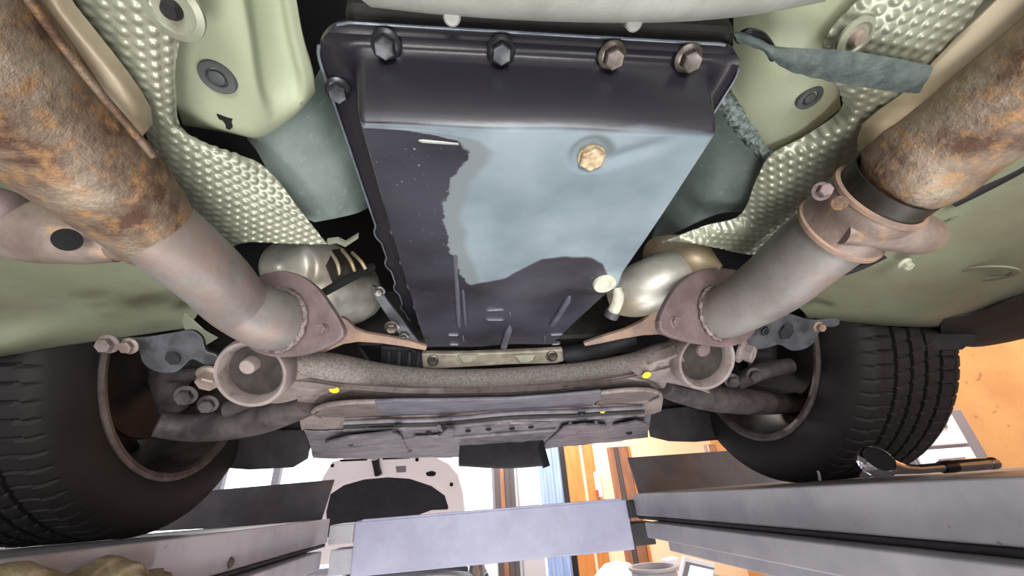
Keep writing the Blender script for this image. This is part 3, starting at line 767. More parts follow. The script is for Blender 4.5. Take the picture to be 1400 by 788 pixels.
# clamp on the right pipe
cl_ax = nrm(PRC[2] - PRC[0]); k_ = PRR[1]
clp = lathe('pipe_clamp', [(k_ * .99, -.024), (k_ * 1.10, -.023), (k_ * 1.12, -.014), (k_ * 1.06, -.008), (k_ * 1.06, .010), (k_ * 1.13, .015), (k_ * 1.13, .019), (k_ * 1.0, .021)], PRC[1] + cl_ax * .012, cl_ax, 'clamp_metal', car, seg=48, caps=False, label='brown pipe clamp on the right exhaust')
lathe('clamp_rim', [(k_ * 1.08, .013), (k_ * 1.17, .015), (k_ * 1.17, .0185), (k_ * 1.06, .021)], PRC[1] + cl_ax * .012, cl_ax, 'tan_metal', clp, seg=48, caps=False, label='rusty golden rim')
lathe('clamp_rim', [(k_ * 1.04, -.026), (k_ * 1.14, -.025), (k_ * 1.14, -.022), (k_ * 1.06, -.020)], PRC[1] + cl_ax * .012, cl_ax, 'tan_metal', clp, seg=48, caps=False)
lathe('collar', [(k_ * .98, -.040), (k_ * 1.02, -.040), (k_ * 1.02, -.024), (k_ * .98, -.024)], PRC[1] + cl_ax * .012, cl_ax, 'cat_dark', clp, seg=48, caps=False)  # dark ring painted as the shaded gap between canister and clamp
tube('clamp_ear', [PZ(1150, 318, .180), PZ(1190, 318, .178), PZ(1232, 318, .177), PZ(1262, 322, .178), PZ(1270, 324, .180)], [.010, .0145, .0170, .0165, .006], 'clamp_metal', clp, n=24, seg=24, label='rounded clamp ear')
lathe('slot', [(.0052, 0), (.0052, .0009), (.0005, .0009)], PZ(1148, 278, .176), nrm(-PZ(1148, 278, .176)), 'rust', clp, seg=16)
bolt(clp, PZ(1122, 262, .196), (-.3, -.8, -.5), .005, .009, 'flange_metal')
bolt(car, PZ(1236, 360, .245), (0, -.4, -1), .006, .010, 'cream', 'bolt')
tube('brake_line', [PZ(1132, 368, .262), PZ(1150, 374, .262), PZ(1176, 366, .262), PZ(1210, 350, .264)], .004, 'dark_part', car, n=20, seg=10)
tube('sill_hose', [PZ(1300, 275, .275), PZ(1340, 255, .275), PZ(1400, 222, .275), PZ(1480, 170, .275)], .009, 'dark_part', car, n=20, seg=14)
shell('heat_shield', [[(1262, 318, .262), (1300, 300, .264), (1350, 278, .266), (1420, 240, .268)], [(1270, 335, .268), (1310, 322, .27), (1370, 292, .272), (1440, 258, .274)]],
      40, 150, 'shield_metal', car, t=.001, disp=dimples(.0084, .0012), label='strip of dimpled heat shield outboard of the right exhaust')
shell('heat_shield', [[(-60, 300, .262), (-20, 300, .264), (8, 310, .266), (24, 318, .268)], [(-60, 345, .268), (-20, 348, .27), (6, 345, .272), (26, 335, .274)]],
      40, 60, 'shield_metal', car, t=.001, disp=dimples(.0084, .0012), label='corner of dimpled heat shield at the left edge')
flgR = plate('exhaust_flange', [(1005, 368), (975, 366), (948, 374), (925, 393), (909, 420), (902, 440), (905, 453), (930, 464), (962, 471), (1000, 474), (1026, 462), (1040, 435), (1036, 395)],
             fcR, fnR, .009, 'flange_metal', car, bevel=.002, smoothn=60, label='brown exhaust flange at the right pipe end')
bolt(flgR, PL(922, 441, fcR, fnR), fnR, .0062, .006, 'flange_metal', rw=.0078)
weld_ring(980, 428, fcR, fnR, .0340, flgR)
# copper-coloured gasket arms between the flanges and the gearbox
pa = PZ(480, 462, .200)
plate('gasket_arm', [(384, 487), (420, 486), (445, 479), (463, 466), (470, 446), (466, 434), (474, 438), (486, 450), (500, 456), (530, 461), (560, 467), (584, 474), (582, 480), (550, 474), (520, 470), (490, 468), (470, 471), (440, 484), (410, 489)], pa, (0, -.55, -.84), .006, 'tan_metal', car, bevel=.0012, label='copper-coloured gasket arm beside the left flange')
pb = PZ(890, 452, .200)
plate('gasket_arm', [(903, 416), (900, 428), (906, 446), (920, 460), (900, 458), (880, 459), (850, 464), (822, 470), (800, 474), (798, 470), (826, 460), (856, 451), (878, 440), (892, 428)], pb, (0, -.55, -.84), .006, 'tan_metal', car, bevel=.0012, label='copper-coloured gasket arm beside the right flange')
# catalysts in front of the flanges
cL = tube('catalyst', [C(378, 368, .47), C(392, 366, .50), C(425, 372, .53), C(462, 392, .57), C(488, 404, .60), C(506, 410, .62)], [.004, .036, .047, .050, .046, .030], 'cat_metal', car, n=36, seg=40, label='shiny catalyst casing behind the left flange')
tp_ = np.array([[C(436, 346, .520), C(470, 341, .515), C(500, 358, .530)], [C(446, 366, .497), C(474, 360, .495), C(507, 364, .525)], [C(456, 390, .487), C(478, 380, .487), C(508, 368, .520)]])
V_, f_ = shell_mesh(loft_grid(list(tp_), 16, 20), np.array([0, .012, .006])); ctop = obj('casing_top', V_, f_, 'cat_dark', cL)
for a, b, c in (((452, 344), (462, 362), (466, 384)), ((468, 342), (480, 358), (486, 374)), ((482, 346), (494, 358), (500, 368))):
    tube('casing_rib', [C(a[0], a[1], .512), C(b[0], b[1], .490), C(c[0], c[1], .492)], .0024, 'sleeve_metal', cL, n=10, seg=10)
tube('casing_band', [C(440, 402, .489), C(470, 385, .483), C(510, 364, .512)], [.0050, .0055, .0050], 'black_void', cL, n=12, seg=12)
cR = tube('catalyst', [C(985, 368, .53), C(950, 357, .55), C(920, 350, .58), C(900, 348, .61)], [.006, .030, .031, .028], 'sleeve_metal', car, n=24, seg=36, label='tan pipe behind the right flange')
tube('casing_cone', [C(925, 372, .555), C(900, 384, .55), C(870, 398, .56), C(848, 402, .58)], [.033, .036, .037, .032], 'cat_metal', cR, n=24, seg=36, label='shiny cone of the right catalyst')

# --- engine parts seen through the gaps
box('engine_block', -.19, .31, .66, .98, .245, .36, 'engine_dark', car, bevel=.01)
eb = plate('front_bracket', [(576, 484), (640, 484), (740, 480), (770, 478), (773, 494), (760, 498), (700, 499), (600, 505), (578, 504)], PZ(660, 490, .215), (0, -.6, -.8), .012, 'bracket_pale', car, bevel=.003, label='pale metal bracket with two bolts ahead of the pan')
sh = plate('gearbox_housing', [(520, 474), (560, 476), (577, 484), (579, 505), (545, 508), (520, 500)], PZ(660, 490, .2155), (0, -.6, -.8), .02, 'dark_part', car, bevel=.004)
tube('side_pipe', [PZ(772, 486, .216), PZ(800, 482, .216), PZ(840, 470, .218), PZ(870, 462, .22)], [.016, .017, .016, .014], 'dark_part', car, n=16, seg=20)
for px, py in ((592, 493), (755, 487)):
    bolt(eb, PL(px, py, PZ(660, 490, .212), (0, -.6, -.8)), (0, -.8, -.6), .0068, .007, 'bolt', rw=.0095)
for px in (532, 546, 560, 572):
    P0 = PZ(660, 490, .2135)
    tube('bracket_rib', [PL(px, 480, P0, (0, -.6, -.8)), PL(px, 492, P0, (0, -.6, -.8)), PL(px - 2, 504, P0, (0, -.6, -.8))], .0030, 'bracket_grey', sh, n=6, seg=10)
for px in (640, 718):
    plate('bracket_pad', [(px - 14, 487), (px + 14, 486), (px + 10, 493), (px + 4, 496), (px - 6, 497)], PZ(660, 490, .2125), (0, -.6, -.8), .004, 'cream', eb, bevel=.001)
lp = plate('side_bracket', [(508, 392), (520, 395), (530, 412), (545, 430), (560, 452), (575, 470), (560, 474), (548, 462), (534, 440), (520, 420), (510, 405)], PZ(540, 430, .235), (0, -.5, -.85), .006, 'bracket_grey', car, bevel=.0015)
for px, py, r in ((519, 398, .005), (536, 447, .007), (552, 461, .005)):
    bolt(lp, PL(px, py, PZ(540, 430, .2335), (0, -.5, -.85)), (0, -.5, -.85), r, .007, 'bolt')

# --- stabiliser-like gritty tube across the car
tube('brace_tube', [PZ(402, 496, .174), PZ(425, 498, .174), PZ(460, 503, .172), PZ(520, 512, .175), PZ(590, 518, .176), PZ(660, 518, .177), PZ(730, 514, .178), PZ(800, 508, .178), PZ(860, 498, .176), PZ(905, 486, .174), PZ(932, 480, .174)],
     [.012, .017, .0185, .0165, .0160, .0160, .0160, .0160, .0165, .0185, .018], 'tube_grit', car, n=80, seg=36, label='gritty grey brace tube across the car below the pan')

# --- subframe
sub = shell('subframe', [
    [(392, 512, .164), (430, 517, .164), (480, 523, .164), (560, 529, .164), (660, 530, .164), (760, 525, .164), (850, 513, .164), (900, 501, .164), (926, 492, .164)],
    [(396, 520, .153), (432, 524, .152), (480, 531, .152), (560, 537, .152), (660, 537, .152), (760, 532, .152), (850, 519, .152), (895, 508, .152), (922, 500, .153)],
    [(404, 534, .150), (436, 536, .150), (480, 542, .150), (560, 548, .150), (660, 547, .150), (760, 541, .150), (850, 529, .150), (892, 520, .150), (916, 512, .150)],
    [(408, 556, .150), (440, 560, .152), (480, 562, .156), (560, 563, .158), (660, 561, .158), (760, 556, .158), (850, 546, .154), (888, 540, .152), (908, 534, .150)],
    [(410, 576, .146), (440, 578, .146), (480, 578, .148), (560, 576, .150), (660, 574, .150), (760, 568, .150), (850, 560, .147), (888, 556, .146), (906, 550, .146)],
    [(412, 588, .146), (440, 590, .144), (480, 588, .144), (560, 584, .146), (660, 580, .146), (760, 576, .146), (850, 570, .144), (888, 567, .144), (904, 562, .146)],
    [(412, 586, .20), (440, 588, .20), (480, 586, .20), (560, 582, .20), (660, 578, .20), (760, 574, .20), (850, 568, .20), (888, 565, .20), (904, 560, .20)]],
    60, 120, 'subframe', car, t=.004, label='cast aluminium front subframe')
def bushing(px, py, z, r, side):
    c = PZ(px, py, z); A = nrm((0, .80, .60))
    h = lathe('bushing_housing', [(r * .80, .040), (r * 1.02, .040), (r * 1.09, .014), (r * 1.07, .004), (r * 1.01, -.0015), (r * .92, -.001), (r * .84, .004), (r * .80, .014), (r * .80, .034)], c, A, 'subframe', car, seg=48, caps=False,
              label='round bushing housing of the subframe, %s' % side)
    lathe('rubber_bush', [(r * .81, .014), (r * .70, .018), (r * .55, .022), (r * .46, .018), (r * .3, .018), (.0005, .018)], c, A, 'bush_rubber', h, seg=36)
    lathe('bush_top', [(r * .95, .038), (r * .95, .042), (.0005, .042)], c, A, 'black_void', h, seg=24)
    return h, c, A
bL, cL_, A_ = bushing(343, 512, .152, .0400, 'left of the brace tube')
lathe('bush_bolt', [(.0150, 0), (.0150, .005), (.0098, .006), (.0095, .020), (.0085, .023), (.006, .0235), (.0005, .0235)], cL_ + A_ * .018 + np.array([-.004, 0, .012]), -A_ + np.array([-.05, 0, -.1]), 'subframe', bL, seg=24)
bR, cR_, A_ = bushing(966, 494, .152, .0420, 'right of the brace tube')
lathe('bush_bolt', [(.0185, 0), (.0185, .005), (.0120, .006), (.0115, .014), (.0095, .017), (.006, .0172), (.0005, .0172)], cR_ + A_ * .018 + np.array([.002, 0, .017]), -A_ + np.array([.05, 0, -.1]), 'flange_metal', bR, seg=24)
# webs from the bushings to the subframe
shell('bushing_web', [
    [(352, 548, .150), (372, 530, .150), (388, 505, .158)], [(375, 552, .147), (395, 532, .148), (410, 510, .160)],
    [(400, 548, .148), (420, 535, .148), (440, 518, .160)], [(418, 540, .150), (440, 532, .150), (462, 522, .162)]], 20, 16, 'subframe', sub, t=.014)
shell('bushing_web', [
    [(975, 540, .148), (945, 520, .150), (925, 485, .160)], [(950, 532, .147), (925, 514, .149), (905, 492, .162)],
    [(915, 524, .148), (895, 512, .150), (880, 500, .162)], [(896, 522, .150), (876, 516, .150), (860, 505, .164)]], 20, 16, 'subframe', sub, t=.014)
for px, py in ((457, 533), (884, 513)):
    lathe('yellow_mark', [(.0068, 0), (.0068, .0006), (.0005, .0007)], PZ(px, py, .1495), (0, -.5, -1), 'yellow_mark', sub, seg=18)
for px, py in ((502, 582), (824, 562)):
    lathe('yellow_mark', [(.0060, 0), (.0060, .0006), (.0005, .0007)], PZ(px, py, .1425), (0, -.8, -1), 'yellow_mark', sub, seg=16)
leaf = [(424, 566), (440, 556), (470, 551), (520, 549), (600, 549), (700, 546), (800, 539), (860, 533), (890, 534), (903, 541), (886, 549), (850, 557), (800, 562), (740, 566), (640, 571), (560, 575), (500, 578), (455, 576)]
LP = [PL(x, y, PZ(660, 560, .1492), (0, .10, -1)) for x, y in leaf]
tube('recess_rim', cr(LP + [LP[0]], 120), .0035, 'subframe', sub, seg=10)
for q in ([(426, 566), (442, 557), (470, 552), (518, 550), (524, 562), (538, 574), (500, 577), (455, 575)], [(824, 537), (860, 534), (890, 535), (901, 541), (884, 548), (848, 556), (806, 560), (818, 550)]):
    plate('recess_shade_plate', q, PZ(660, 560, .1498), (0, .10, -1), .003, 'recess_shade', sub, bevel=.0005)  # recess shading put into darker plates laid on the subframe
# dark panel in the recess and the strips along it
tray = plate('undertray_panel', [(512, 552), (540, 549.5), (600, 549), (700, 547), (780, 541), (822, 537), (824, 545), (814, 552), (805, 559), (740, 564), (640, 569), (560, 572), (535, 573), (522, 565)], PZ(660, 560, .148), (0, .12, -1), .005, 'tray_blue', car, bevel=.002, smoothn=None, label='dark blue-grey panel in the subframe recess')
for k, (yl, yr, zz, mm) in enumerate(((573, 559, .1425, 'tray_grey'), (578, 564, .1405, 'engine_dark'), (583, 569, .139, 'tray_grey'))):
    tube('edge_strip', [PZ(470, yl + 5, zz), PZ(520, yl + 3, zz), PZ(600, yl + 1, zz), PZ(700, (yl + yr) / 2 - 1, zz), PZ(790, yr + 3, zz), PZ(840, yr, zz), PZ(880, yr - 2, zz)], .0045, mm, tray, n=40, seg=10)
# plastic undertray further forward
un = shell('engine_undertray', [
    [(416, 590, .140), (470, 590, .138), (560, 586, .138), (660, 583, .138), (760, 578, .138), (840, 572, .138), (890, 568, .140)],
    [(420, 598, .136), (470, 599, .133), (560, 598, .133), (660, 596, .133), (760, 592, .133), (840, 586, .133), (888, 581, .136)],
    [(424, 610, .134), (470, 612, .130), (560, 612, .130), (660, 612, .130), (760, 606, .130), (840, 598, .130), (886, 592, .134)],
    [(428, 626, .134), (470, 627, .130), (560, 626, .130), (660, 624, .130), (760, 612, .130), (840, 604, .130), (886, 598, .134)],
    [(428, 622, .20), (470, 622, .20), (560, 620, .20), (660, 618, .20), (760, 606, .20), (840, 598, .20), (886, 592, .20)]],
    40, 90, 'tray_grey', car, t=.003, disp=lambda G: .0016 * (np.sin(G[..., 0] * 60) > .35) * (np.sin(G[..., 1] * 70) > -.2), label='lilac-grey plastic tray under the engine')
for L_ in (((560, 618), (548, 602), (538, 590)), ((470, 612), (520, 606), (570, 598)), ((596, 600), (606, 590), (600, 584)), ((745, 606), (765, 590), (780, 580)), ((600, 600), (680, 594), (760, 588)), ((790, 592), (800, 584), (815, 578))):
    tube('tray_rib', [PZ(x, y, .1305) for x, y in L_], .0042, 'tray_grey', un, n=10, seg=10, sq=.6)
for q in ([(444, 607), (474, 600), (536, 593), (548, 598), (556, 612), (552, 618), (474, 618), (452, 614)], [(566, 600), (600, 598), (612, 588), (622, 590), (620, 602), (606, 612), (572, 614)], [(756, 598), (770, 586), (800, 582), (830, 584), (826, 594), (780, 602)], [(640, 600), (700, 596), (730, 593), (728, 602), (680, 607), (642, 609)], [(838, 584), (870, 578), (884, 580), (880, 590), (846, 594)]):
    plate('tray_panel', q, PZ(660, 600, .1295), (0, .05, -1), .006, 'tray_grey', un, bevel=.002)
for x, y in ((545, 580), (795, 565), (560, 615), (745, 605), (480, 606), (860, 592)):
    bolt(un, PZ(x, y, .1305), (0, -.3, -1), .006, .005, 'bolt_dark', 'clip')
for x, y in ((586, 592), (612, 590), (640, 589), (668, 587), (700, 586), (726, 584)):
    lathe('slot', [(.0065, 0), (.0065, .0006), (.0005, .0006)], PZ(x, y, .1315), (0, -.4, -1), 'black_void', un, seg=12)
# hanging air guide
ag = shell('air_guide', [np.array([PY(629, 606, 1.12), PY(690, 604, 1.12), PY(742, 600, 1.12)]), np.array([PY(627, 628, 1.10), PY(690, 626, 1.10), PY(746, 622, 1.10)]),
           np.array([PY(627, 638, 1.09), PY(690, 641, 1.09), PY(752, 637, 1.09)])], 14, 30, 'dark_part', car, t=.004, label='black rubber air guide hanging at the front')
prism('guide_fin', [PY(742, 600, 1.115), PY(752, 637, 1.085), PY(744, 640, 1.085), PY(736, 612, 1.10)], (0, .02, 0), 'black_void', ag)

# --- suspension brackets and arms
kl = plate('suspension_bracket', [(140, 464), (168, 463), (196, 462), (240, 455), (262, 452), (276, 462), (282, 480), (296, 486), (300, 497), (282, 500), (262, 492), (250, 502), (238, 510), (214, 509), (196, 498), (190, 482), (184, 472), (160, 476), (142, 474)], PZ(230, 480, .20), (.1, -.75, -.65), .006, 'bracket_grey', car, bevel=.0015, smoothn=90, label='dark grey stamped bracket by the left wheel')
lathe('bracket_hole', [(.010, 0), (.010, .0008), (.0005, .0008)], PL(236, 490, PZ(230, 480, .1985), (.1, -.75, -.65)), (-.1, -.75, -.65), 'dark_part', kl, seg=6)
bolt(kl, PZ(150, 470, .198), (0, -.8, -.6), .008, .012, 'subframe'); bolt(kl, PZ(178, 473, .198), (0, -.8, -.6), .007, .010, 'clamp_metal')
bolt(kl, PZ(290, 512, .17), (0, -.4, -1), .012, .018, 'clamp_metal')
kr = plate('suspension_bracket', [(1020, 448), (1050, 432), (1080, 430), (1110, 438), (1146, 436), (1148, 444), (1136, 448), (1122, 446), (1118, 462), (1104, 476), (1084, 480), (1066, 472), (1050, 476), (1034, 478), (1020, 470)], PZ(1085, 455, .21), (-.1, -.75, -.65), .006, 'bracket_grey', car, bevel=.0015, smoothn=90, label='dark grey stamped bracket by the right wheel')
lathe('bracket_hole', [(.014, 0), (.014, .0008), (.0005, .0008)], PL(1076, 454, PZ(1085, 455, .2085), (-.1, -.75, -.65)), (.1, -.75, -.65), 'dark_part', kr, seg=6)
bolt(kr, PZ(1044, 452, .208), (0, -.7, -.7), .006, .006, 'bolt_dark')
bolt(kr, PZ(1012, 480, .18), (.6, -.6, -.6), .013, .020, 'subframe'); bolt(kr, PZ(1118, 447, .205), (0, -.8, -.6), .006, .010, 'tan_metal')
arL = tube('control_arm', [PZ(424, 552, .150), PZ(395, 562, .148), PZ(350, 575, .146), PZ(300, 583, .145), PZ(255, 585, .146), PZ(215, 580, .150)], [.022, .025, .028, .028, .026, .022], 'arm_metal', car, n=40, seg=28, R2=[.016, .02, .024, .024, .022, .02], label='dark suspension arm reaching to the left wheel')
tube('arm_stay', [PZ(440, 545, .160), PZ(400, 555, .158), PZ(360, 552, .17), PZ(310, 560, .165)], [.010, .012, .014, .014], 'arm_metal', arL, n=20, seg=16)
arR = tube('control_arm', [PZ(905, 530, .152), PZ(935, 538, .150), PZ(975, 545, .148), PZ(1030, 550, .148), PZ(1075, 552, .150), PZ(1110, 545, .156)], [.020, .025, .030, .030, .026, .022], 'arm_metal', car, n=40, seg=28, R2=[.014, .02, .026, .026, .022, .02], label='dark suspension arm reaching to the right wheel')
tube('arm_stay', [PZ(1005, 525, .18), PZ(1040, 508, .20), PZ(1080, 500, .21)], [.016, .018, .016], 'arm_metal', arR, n=16, seg=16)
for px, py in ((1030, 512), (1000, 520)):
    bolt(arR, PZ(px, py, .175), (-.2, -.7, -.6), .010, .014, 'arm_metal')
for px, py in ((255, 540), (285, 552)):
    bolt(arL, PZ(px, py, .165), (.2, -.7, -.6), .010, .014, 'arm_metal')
tube('drive_shaft', [(-.15, .90, .27), (-.35, .89, .285), (-.58, .88, .30)], [.03, .016, .035], 'engine_dark', car, n=12, seg=20)
tube('drive_shaft', [(.27, .92, .27), (.46, .91, .285), (.70, .90, .30)], [.03, .016, .035], 'engine_dark', car, n=12, seg=20)

# dark inner panels closing the gap between the arms and the body
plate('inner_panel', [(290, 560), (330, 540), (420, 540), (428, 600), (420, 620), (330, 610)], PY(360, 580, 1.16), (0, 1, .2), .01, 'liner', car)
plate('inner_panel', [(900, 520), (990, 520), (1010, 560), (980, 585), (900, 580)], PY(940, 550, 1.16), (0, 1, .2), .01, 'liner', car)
# --- splash liners and wheel wells
plate('splash_liner', [(310, 598), (360, 588), (412, 588), (424, 600), (420, 628), (400, 640), (340, 643), (300, 640), (296, 620)], PY(360, 615, 1.12), (0, 1, .3), .01, 'liner', car, bevel=.003, label='dark splash liner below the left suspension arm')
plate('splash_liner', [(886, 572), (900, 560), (940, 556), (975, 566), (985, 590), (984, 602), (950, 605), (915, 604), (890, 598)], PY(930, 585, 1.12), (0, 1, .3), .01, 'liner', car, bevel=.003, label='dark splash liner below the right suspension arm')
def well(xi, xo, cy, cz, R, name, label):
    A = np.linspace(.22, PI + .1, 30)
    rows = [np.array([(x, cy - math.cos(a) * R, cz + math.sin(a) * R) for a in A]) for x in np.linspace(xi, xo, 5)]
    G = np.array(rows)
    V, f = shell_mesh(G, np.array([0, 0, .004])); return obj(name, V, f, 'liner', car, label=label)
well(-.50, -.86, .88, .305, .375, 'wheel_arch', 'dark wheel arch liner over the left wheel')
well(.62, .98, .90, .305, .375, 'wheel_arch', 'dark wheel arch liner over the right wheel')
box('arch_wall', -.505, -.495, .55, 1.25, .30, .60, 'black_void', car); box('arch_wall', .615, .625, .55, 1.25, .30, .60, 'black_void', car)
plate('mud_guard', [(1216, 450), (1250, 444), (1330, 446), (1338, 462), (1318, 478), (1240, 482), (1222, 466)], PY(1270, 465, .60), (.2, 1, .25), .012, 'liner', car, bevel=.003, label='dark mud guard behind the right tyre')

# --- front wheels
def wheel(xi, side, cy, cz, label):
    """xi: inner face of the tyre; side +1 right, -1 left; axis along x"""
    s = side; W = .225; R = .322; Rr = .222
    root = empty('front_wheel', (xi + s * W / 2, cy, cz - R), label, parent=car)
    # tyre profile (axial from inner face, radius)
    bead = [(.018, Rr), (.008, Rr + .006), (.002, Rr + .020), (-.001, Rr + .040), (.001, Rr + .060), (.006, Rr + .076), (.012, R - .014), (.019, R - .007), (.028, R - .0025), (.036, R - .0008)]
    tread = []
    for g0, g1 in ((.036, .068), (.077, .106), (.115, .1175), (.126, .153), (.162, .189)):
        pass
    ax = [.036]; rad = [R - .0008]
    prof = list(bead)
    grooves = (.066, .098, .128, .159)
    a = .036
    for g in grooves:
        for q in np.linspace(a + .004, g - .004, 5): prof.append((q, R - .0008 - .004 * ((q - W / 2) / (W / 2)) ** 2 * .5))
        prof += [(g - .0036, R - .0085), (g + .0036, R - .0085)]
        a = g
    for q in np.linspace(a + .004, W - .036, 5): prof.append((q, R - .0008 - .002 * ((q - W / 2) / (W / 2)) ** 2))
    prof += [(W - q, r) for q, r in bead[::-1]]
    S = 640; V = []; f = []; NP = 80
    for k in range(S):
        th = 2 * PI * k / S
        for (q, r) in prof:
            rr = r
            if r > R - .012 and .010 < q < W - .010 and not (r < R - .008 and .05 < q < .18):
                ph = th * NP / (2 * PI)
                if q < .062: sl = ph + (q - .03) * 4          # inner shoulder lugs
                elif q > W - .062: sl = ph + .5 + (q - W + .03) * 4
                else: sl = ph * 1.0 + s * (q - W / 2) * 14
                if (sl % 1.0) < .125: rr = r - (.0045 if (q < .062 or q > W - .062) else .0032)
            V.append((xi + s * q, cy + math.cos(th) * rr, cz + math.sin(th) * rr))
    n = len(prof)
    for k in range(S):
        k2 = (k + 1) % S
        for i in range(n - 1): f.append((k * n + i, k * n + i + 1, k2 * n + i + 1, k2 * n + i))
    obj('tyre', V, f, 'tyre', root, auto=35, label='worn black tyre with four grooves')
    X = (s, 0, 0); c = (xi, cy, cz)
    lathe('rim', [(Rr + .004, .020), (Rr + .009, .010), (Rr + .008, .004), (Rr + .001, .003), (Rr - .006, .010), (Rr - .012, .030), (Rr - .022, .050), (Rr - .026, .150), (Rr - .014, .190), (Rr - .004, .205), (Rr + .004, .208)], c, X, 'rim', root, seg=96, caps=False, label='dull alloy rim')
    lathe('rim_lip', [(Rr + .0095, .0105), (Rr + .0098, .003), (Rr + .004, .0005), (Rr - .004, .003), (Rr - .007, .011)], c, X, 'rim_lip', root, seg=96, caps=False)
    for k in range(5):
        a0 = 2 * PI * k / 5 + .3
        P = []
        for r, xo, hw in ((.045, .155, .030), (.10, .165, .024), (.16, .170, .026), (Rr - .022, .165, .036)):
            P.append((r, xo, hw))
        Vs = []; fs = []
        for r, xo, hw in P:
            for sgn, dx in ((-1, 0), (1, 0), (1, .028), (-1, .028)):
                t = np.array([0, -math.sin(a0), math.cos(a0)]) * sgn * hw
                Vs.append(np.array([xi + s * (xo + dx), cy, cz]) + np.array([0, math.cos(a0), math.sin(a0)]) * r + t)
        for i in range(len(P) - 1):
            for j in range(4):
                fs.append((i*4+j, i*4+(j+1) % 4, (i+1)*4+(j+1) % 4, (i+1)*4+j))
        fs += [(0, 1, 2, 3), (12, 13, 14, 15)]
        obj('spoke', Vs, fs, 'rim', root, smooth=False)
    lathe('hub', [(.03, .10), (.055, .105), (.06, .15), (.075, .19), (.0005, .192)], c, X, 'rim', root, seg=32)
    lathe('brake_disc', [(.055, .075), (.150, .075), (.152, .080), (.152, .095), (.150, .100), (.055, .100)], c, X, 'disc', root, seg=64)
    # knuckle and caliper
    tube('knuckle', [(xi + s * .01, cy - .02, cz - .10), (xi + s * .035, cy - .015, cz - .05), (xi + s * .045, cy, cz), (xi + s * .03, cy + .01, cz + .07), (xi + s * -.02, cy + .02, cz + .12)], [.024, .032, .050, .034, .026], 'arm_metal', root, n=24, seg=24)
    box('brake_caliper', min(xi + s * .05, xi + s * .125), max(xi + s * .05, xi + s * .125), cy + .085, cy + .155, cz - .06, cz + .07, 'engine_dark', root, bevel=.012)
    tube('tie_rod', [(xi - s * .02, cy - .10, cz - .06), (xi - s * .12, cy - .10, cz - .055), (xi - s * .28, cy - .06, cz - .05)], [.013, .010, .010], 'arm_metal', root, n=12, seg=14)
    return root
wheel(-.572, -1, .885, .306, 'left front wheel with worn black tyre')
wheel(.690, 1, .900, .306, 'right front wheel with worn black tyre')

# ------------------------------------------------------------------ the lift
RZ = -.0160                                            # runway surface
XL, XR = -.42, .535                                    # inner edges of the runways
lift = empty('car_lift', (XC, 1.0, FLOOR), 'grey car lift with two runways and a cross beam', 'car lift')
def runway(xi, side, label):
    s = side
    def prof(P, name, mat_, parent, y0=-1.6, y1=1.43, **kw):
        V = []
        pr = [(xi + s * a, z) for a, z in P]; n = len(pr)
        V = [(x, y0, z) for x, z in pr] + [(x, y1, z) for x, z in pr]
        f = [(i, (i + 1) % n, n + (i + 1) % n, n + i) for i in range(n)] + [tuple(range(n))[::-1], tuple(range(n, 2 * n))]
        o = obj(name, V, f, mat_, parent, smooth=False, **kw)
        m = o.modifiers.new('bevel', 'BEVEL'); m.width = .003; m.segments = 3; m.limit_method = 'ANGLE'
        return o
    r = prof([(0, RZ), (.52, RZ), (.52, -.086), (.50, -.086), (.50, RZ - .012), (.012, RZ - .012), (.012, -.078), (0, -.078)], 'runway', 'lift_paint', lift, label=label)
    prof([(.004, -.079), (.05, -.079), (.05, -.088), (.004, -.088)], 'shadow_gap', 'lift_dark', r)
    prof([(-.028, -.089), (.04, -.089), (.04, -.165), (.03, -.165), (.03, -.098), (-.012, -.098), (-.012, -.128), (-.028, -.128)], 'jack_rail', 'lift_paint', r, y1=1.30)
    return r
rwL = runway(XL, -1, 'grey runway under the left wheel')
rwR = runway(XR, 1, 'grey runway under the right wheel')
beam = box('cross_beam', -.352, .520, 1.455, 1.60, -.172, -.030, 'lift_beam', lift, bevel=.004, label='lilac-grey cross beam between the runways')
tp = box('beam_lip', -.33, .50, 1.448, 1.47, -.031, -.026, 'lift_beam', beam, bevel=.001)
for x0, x1 in ((-.42, -.35), (.518, .60)):
    box('beam_end', x0, x1, 1.435, 1.58, -.085, -.034, 'lift_dark' if x0 > 0 else 'lift_paint', beam, bevel=.003)
    box('beam_foot', x0, x1, 1.47, 1.56, -.165, -.10, 'lift_dark' if x0 > 0 else 'lift_paint', beam, bevel=.003)
def stop_plate(pxs, label):
    P = []
    (a, b, c, d) = pxs      # bottom inner, top inner, top outer, bottom outer
    P = [PY(*a, 1.43), PY(*b, 1.50), PY(*c, 1.50), PY(*d, 1.43)]
    return prism('wheel_stop', P, (0, .008, 0), 'stop_plate', lift, bevel=.001, label=label)
stop_plate(((438, 715), (457, 656), (180, 680), (150, 730)), 'tilted steel plate at the end of the left runway')
stop_plate(((876, 683), (858, 626), (1120, 608), (1140, 662)), 'tilted steel plate at the end of the right runway')
# pins in the runway
tube('pin', [PX(1121, 657, .60), PX(1120, 650, .60), PX(1118, 644, .60)], [.0022, .002, .0018], 'lift_paint', rwR, n=6, seg=12)
bolt(rwL, PX(314, 770, XL) , (1, -.3, 0), .006, .005, 'bolt')

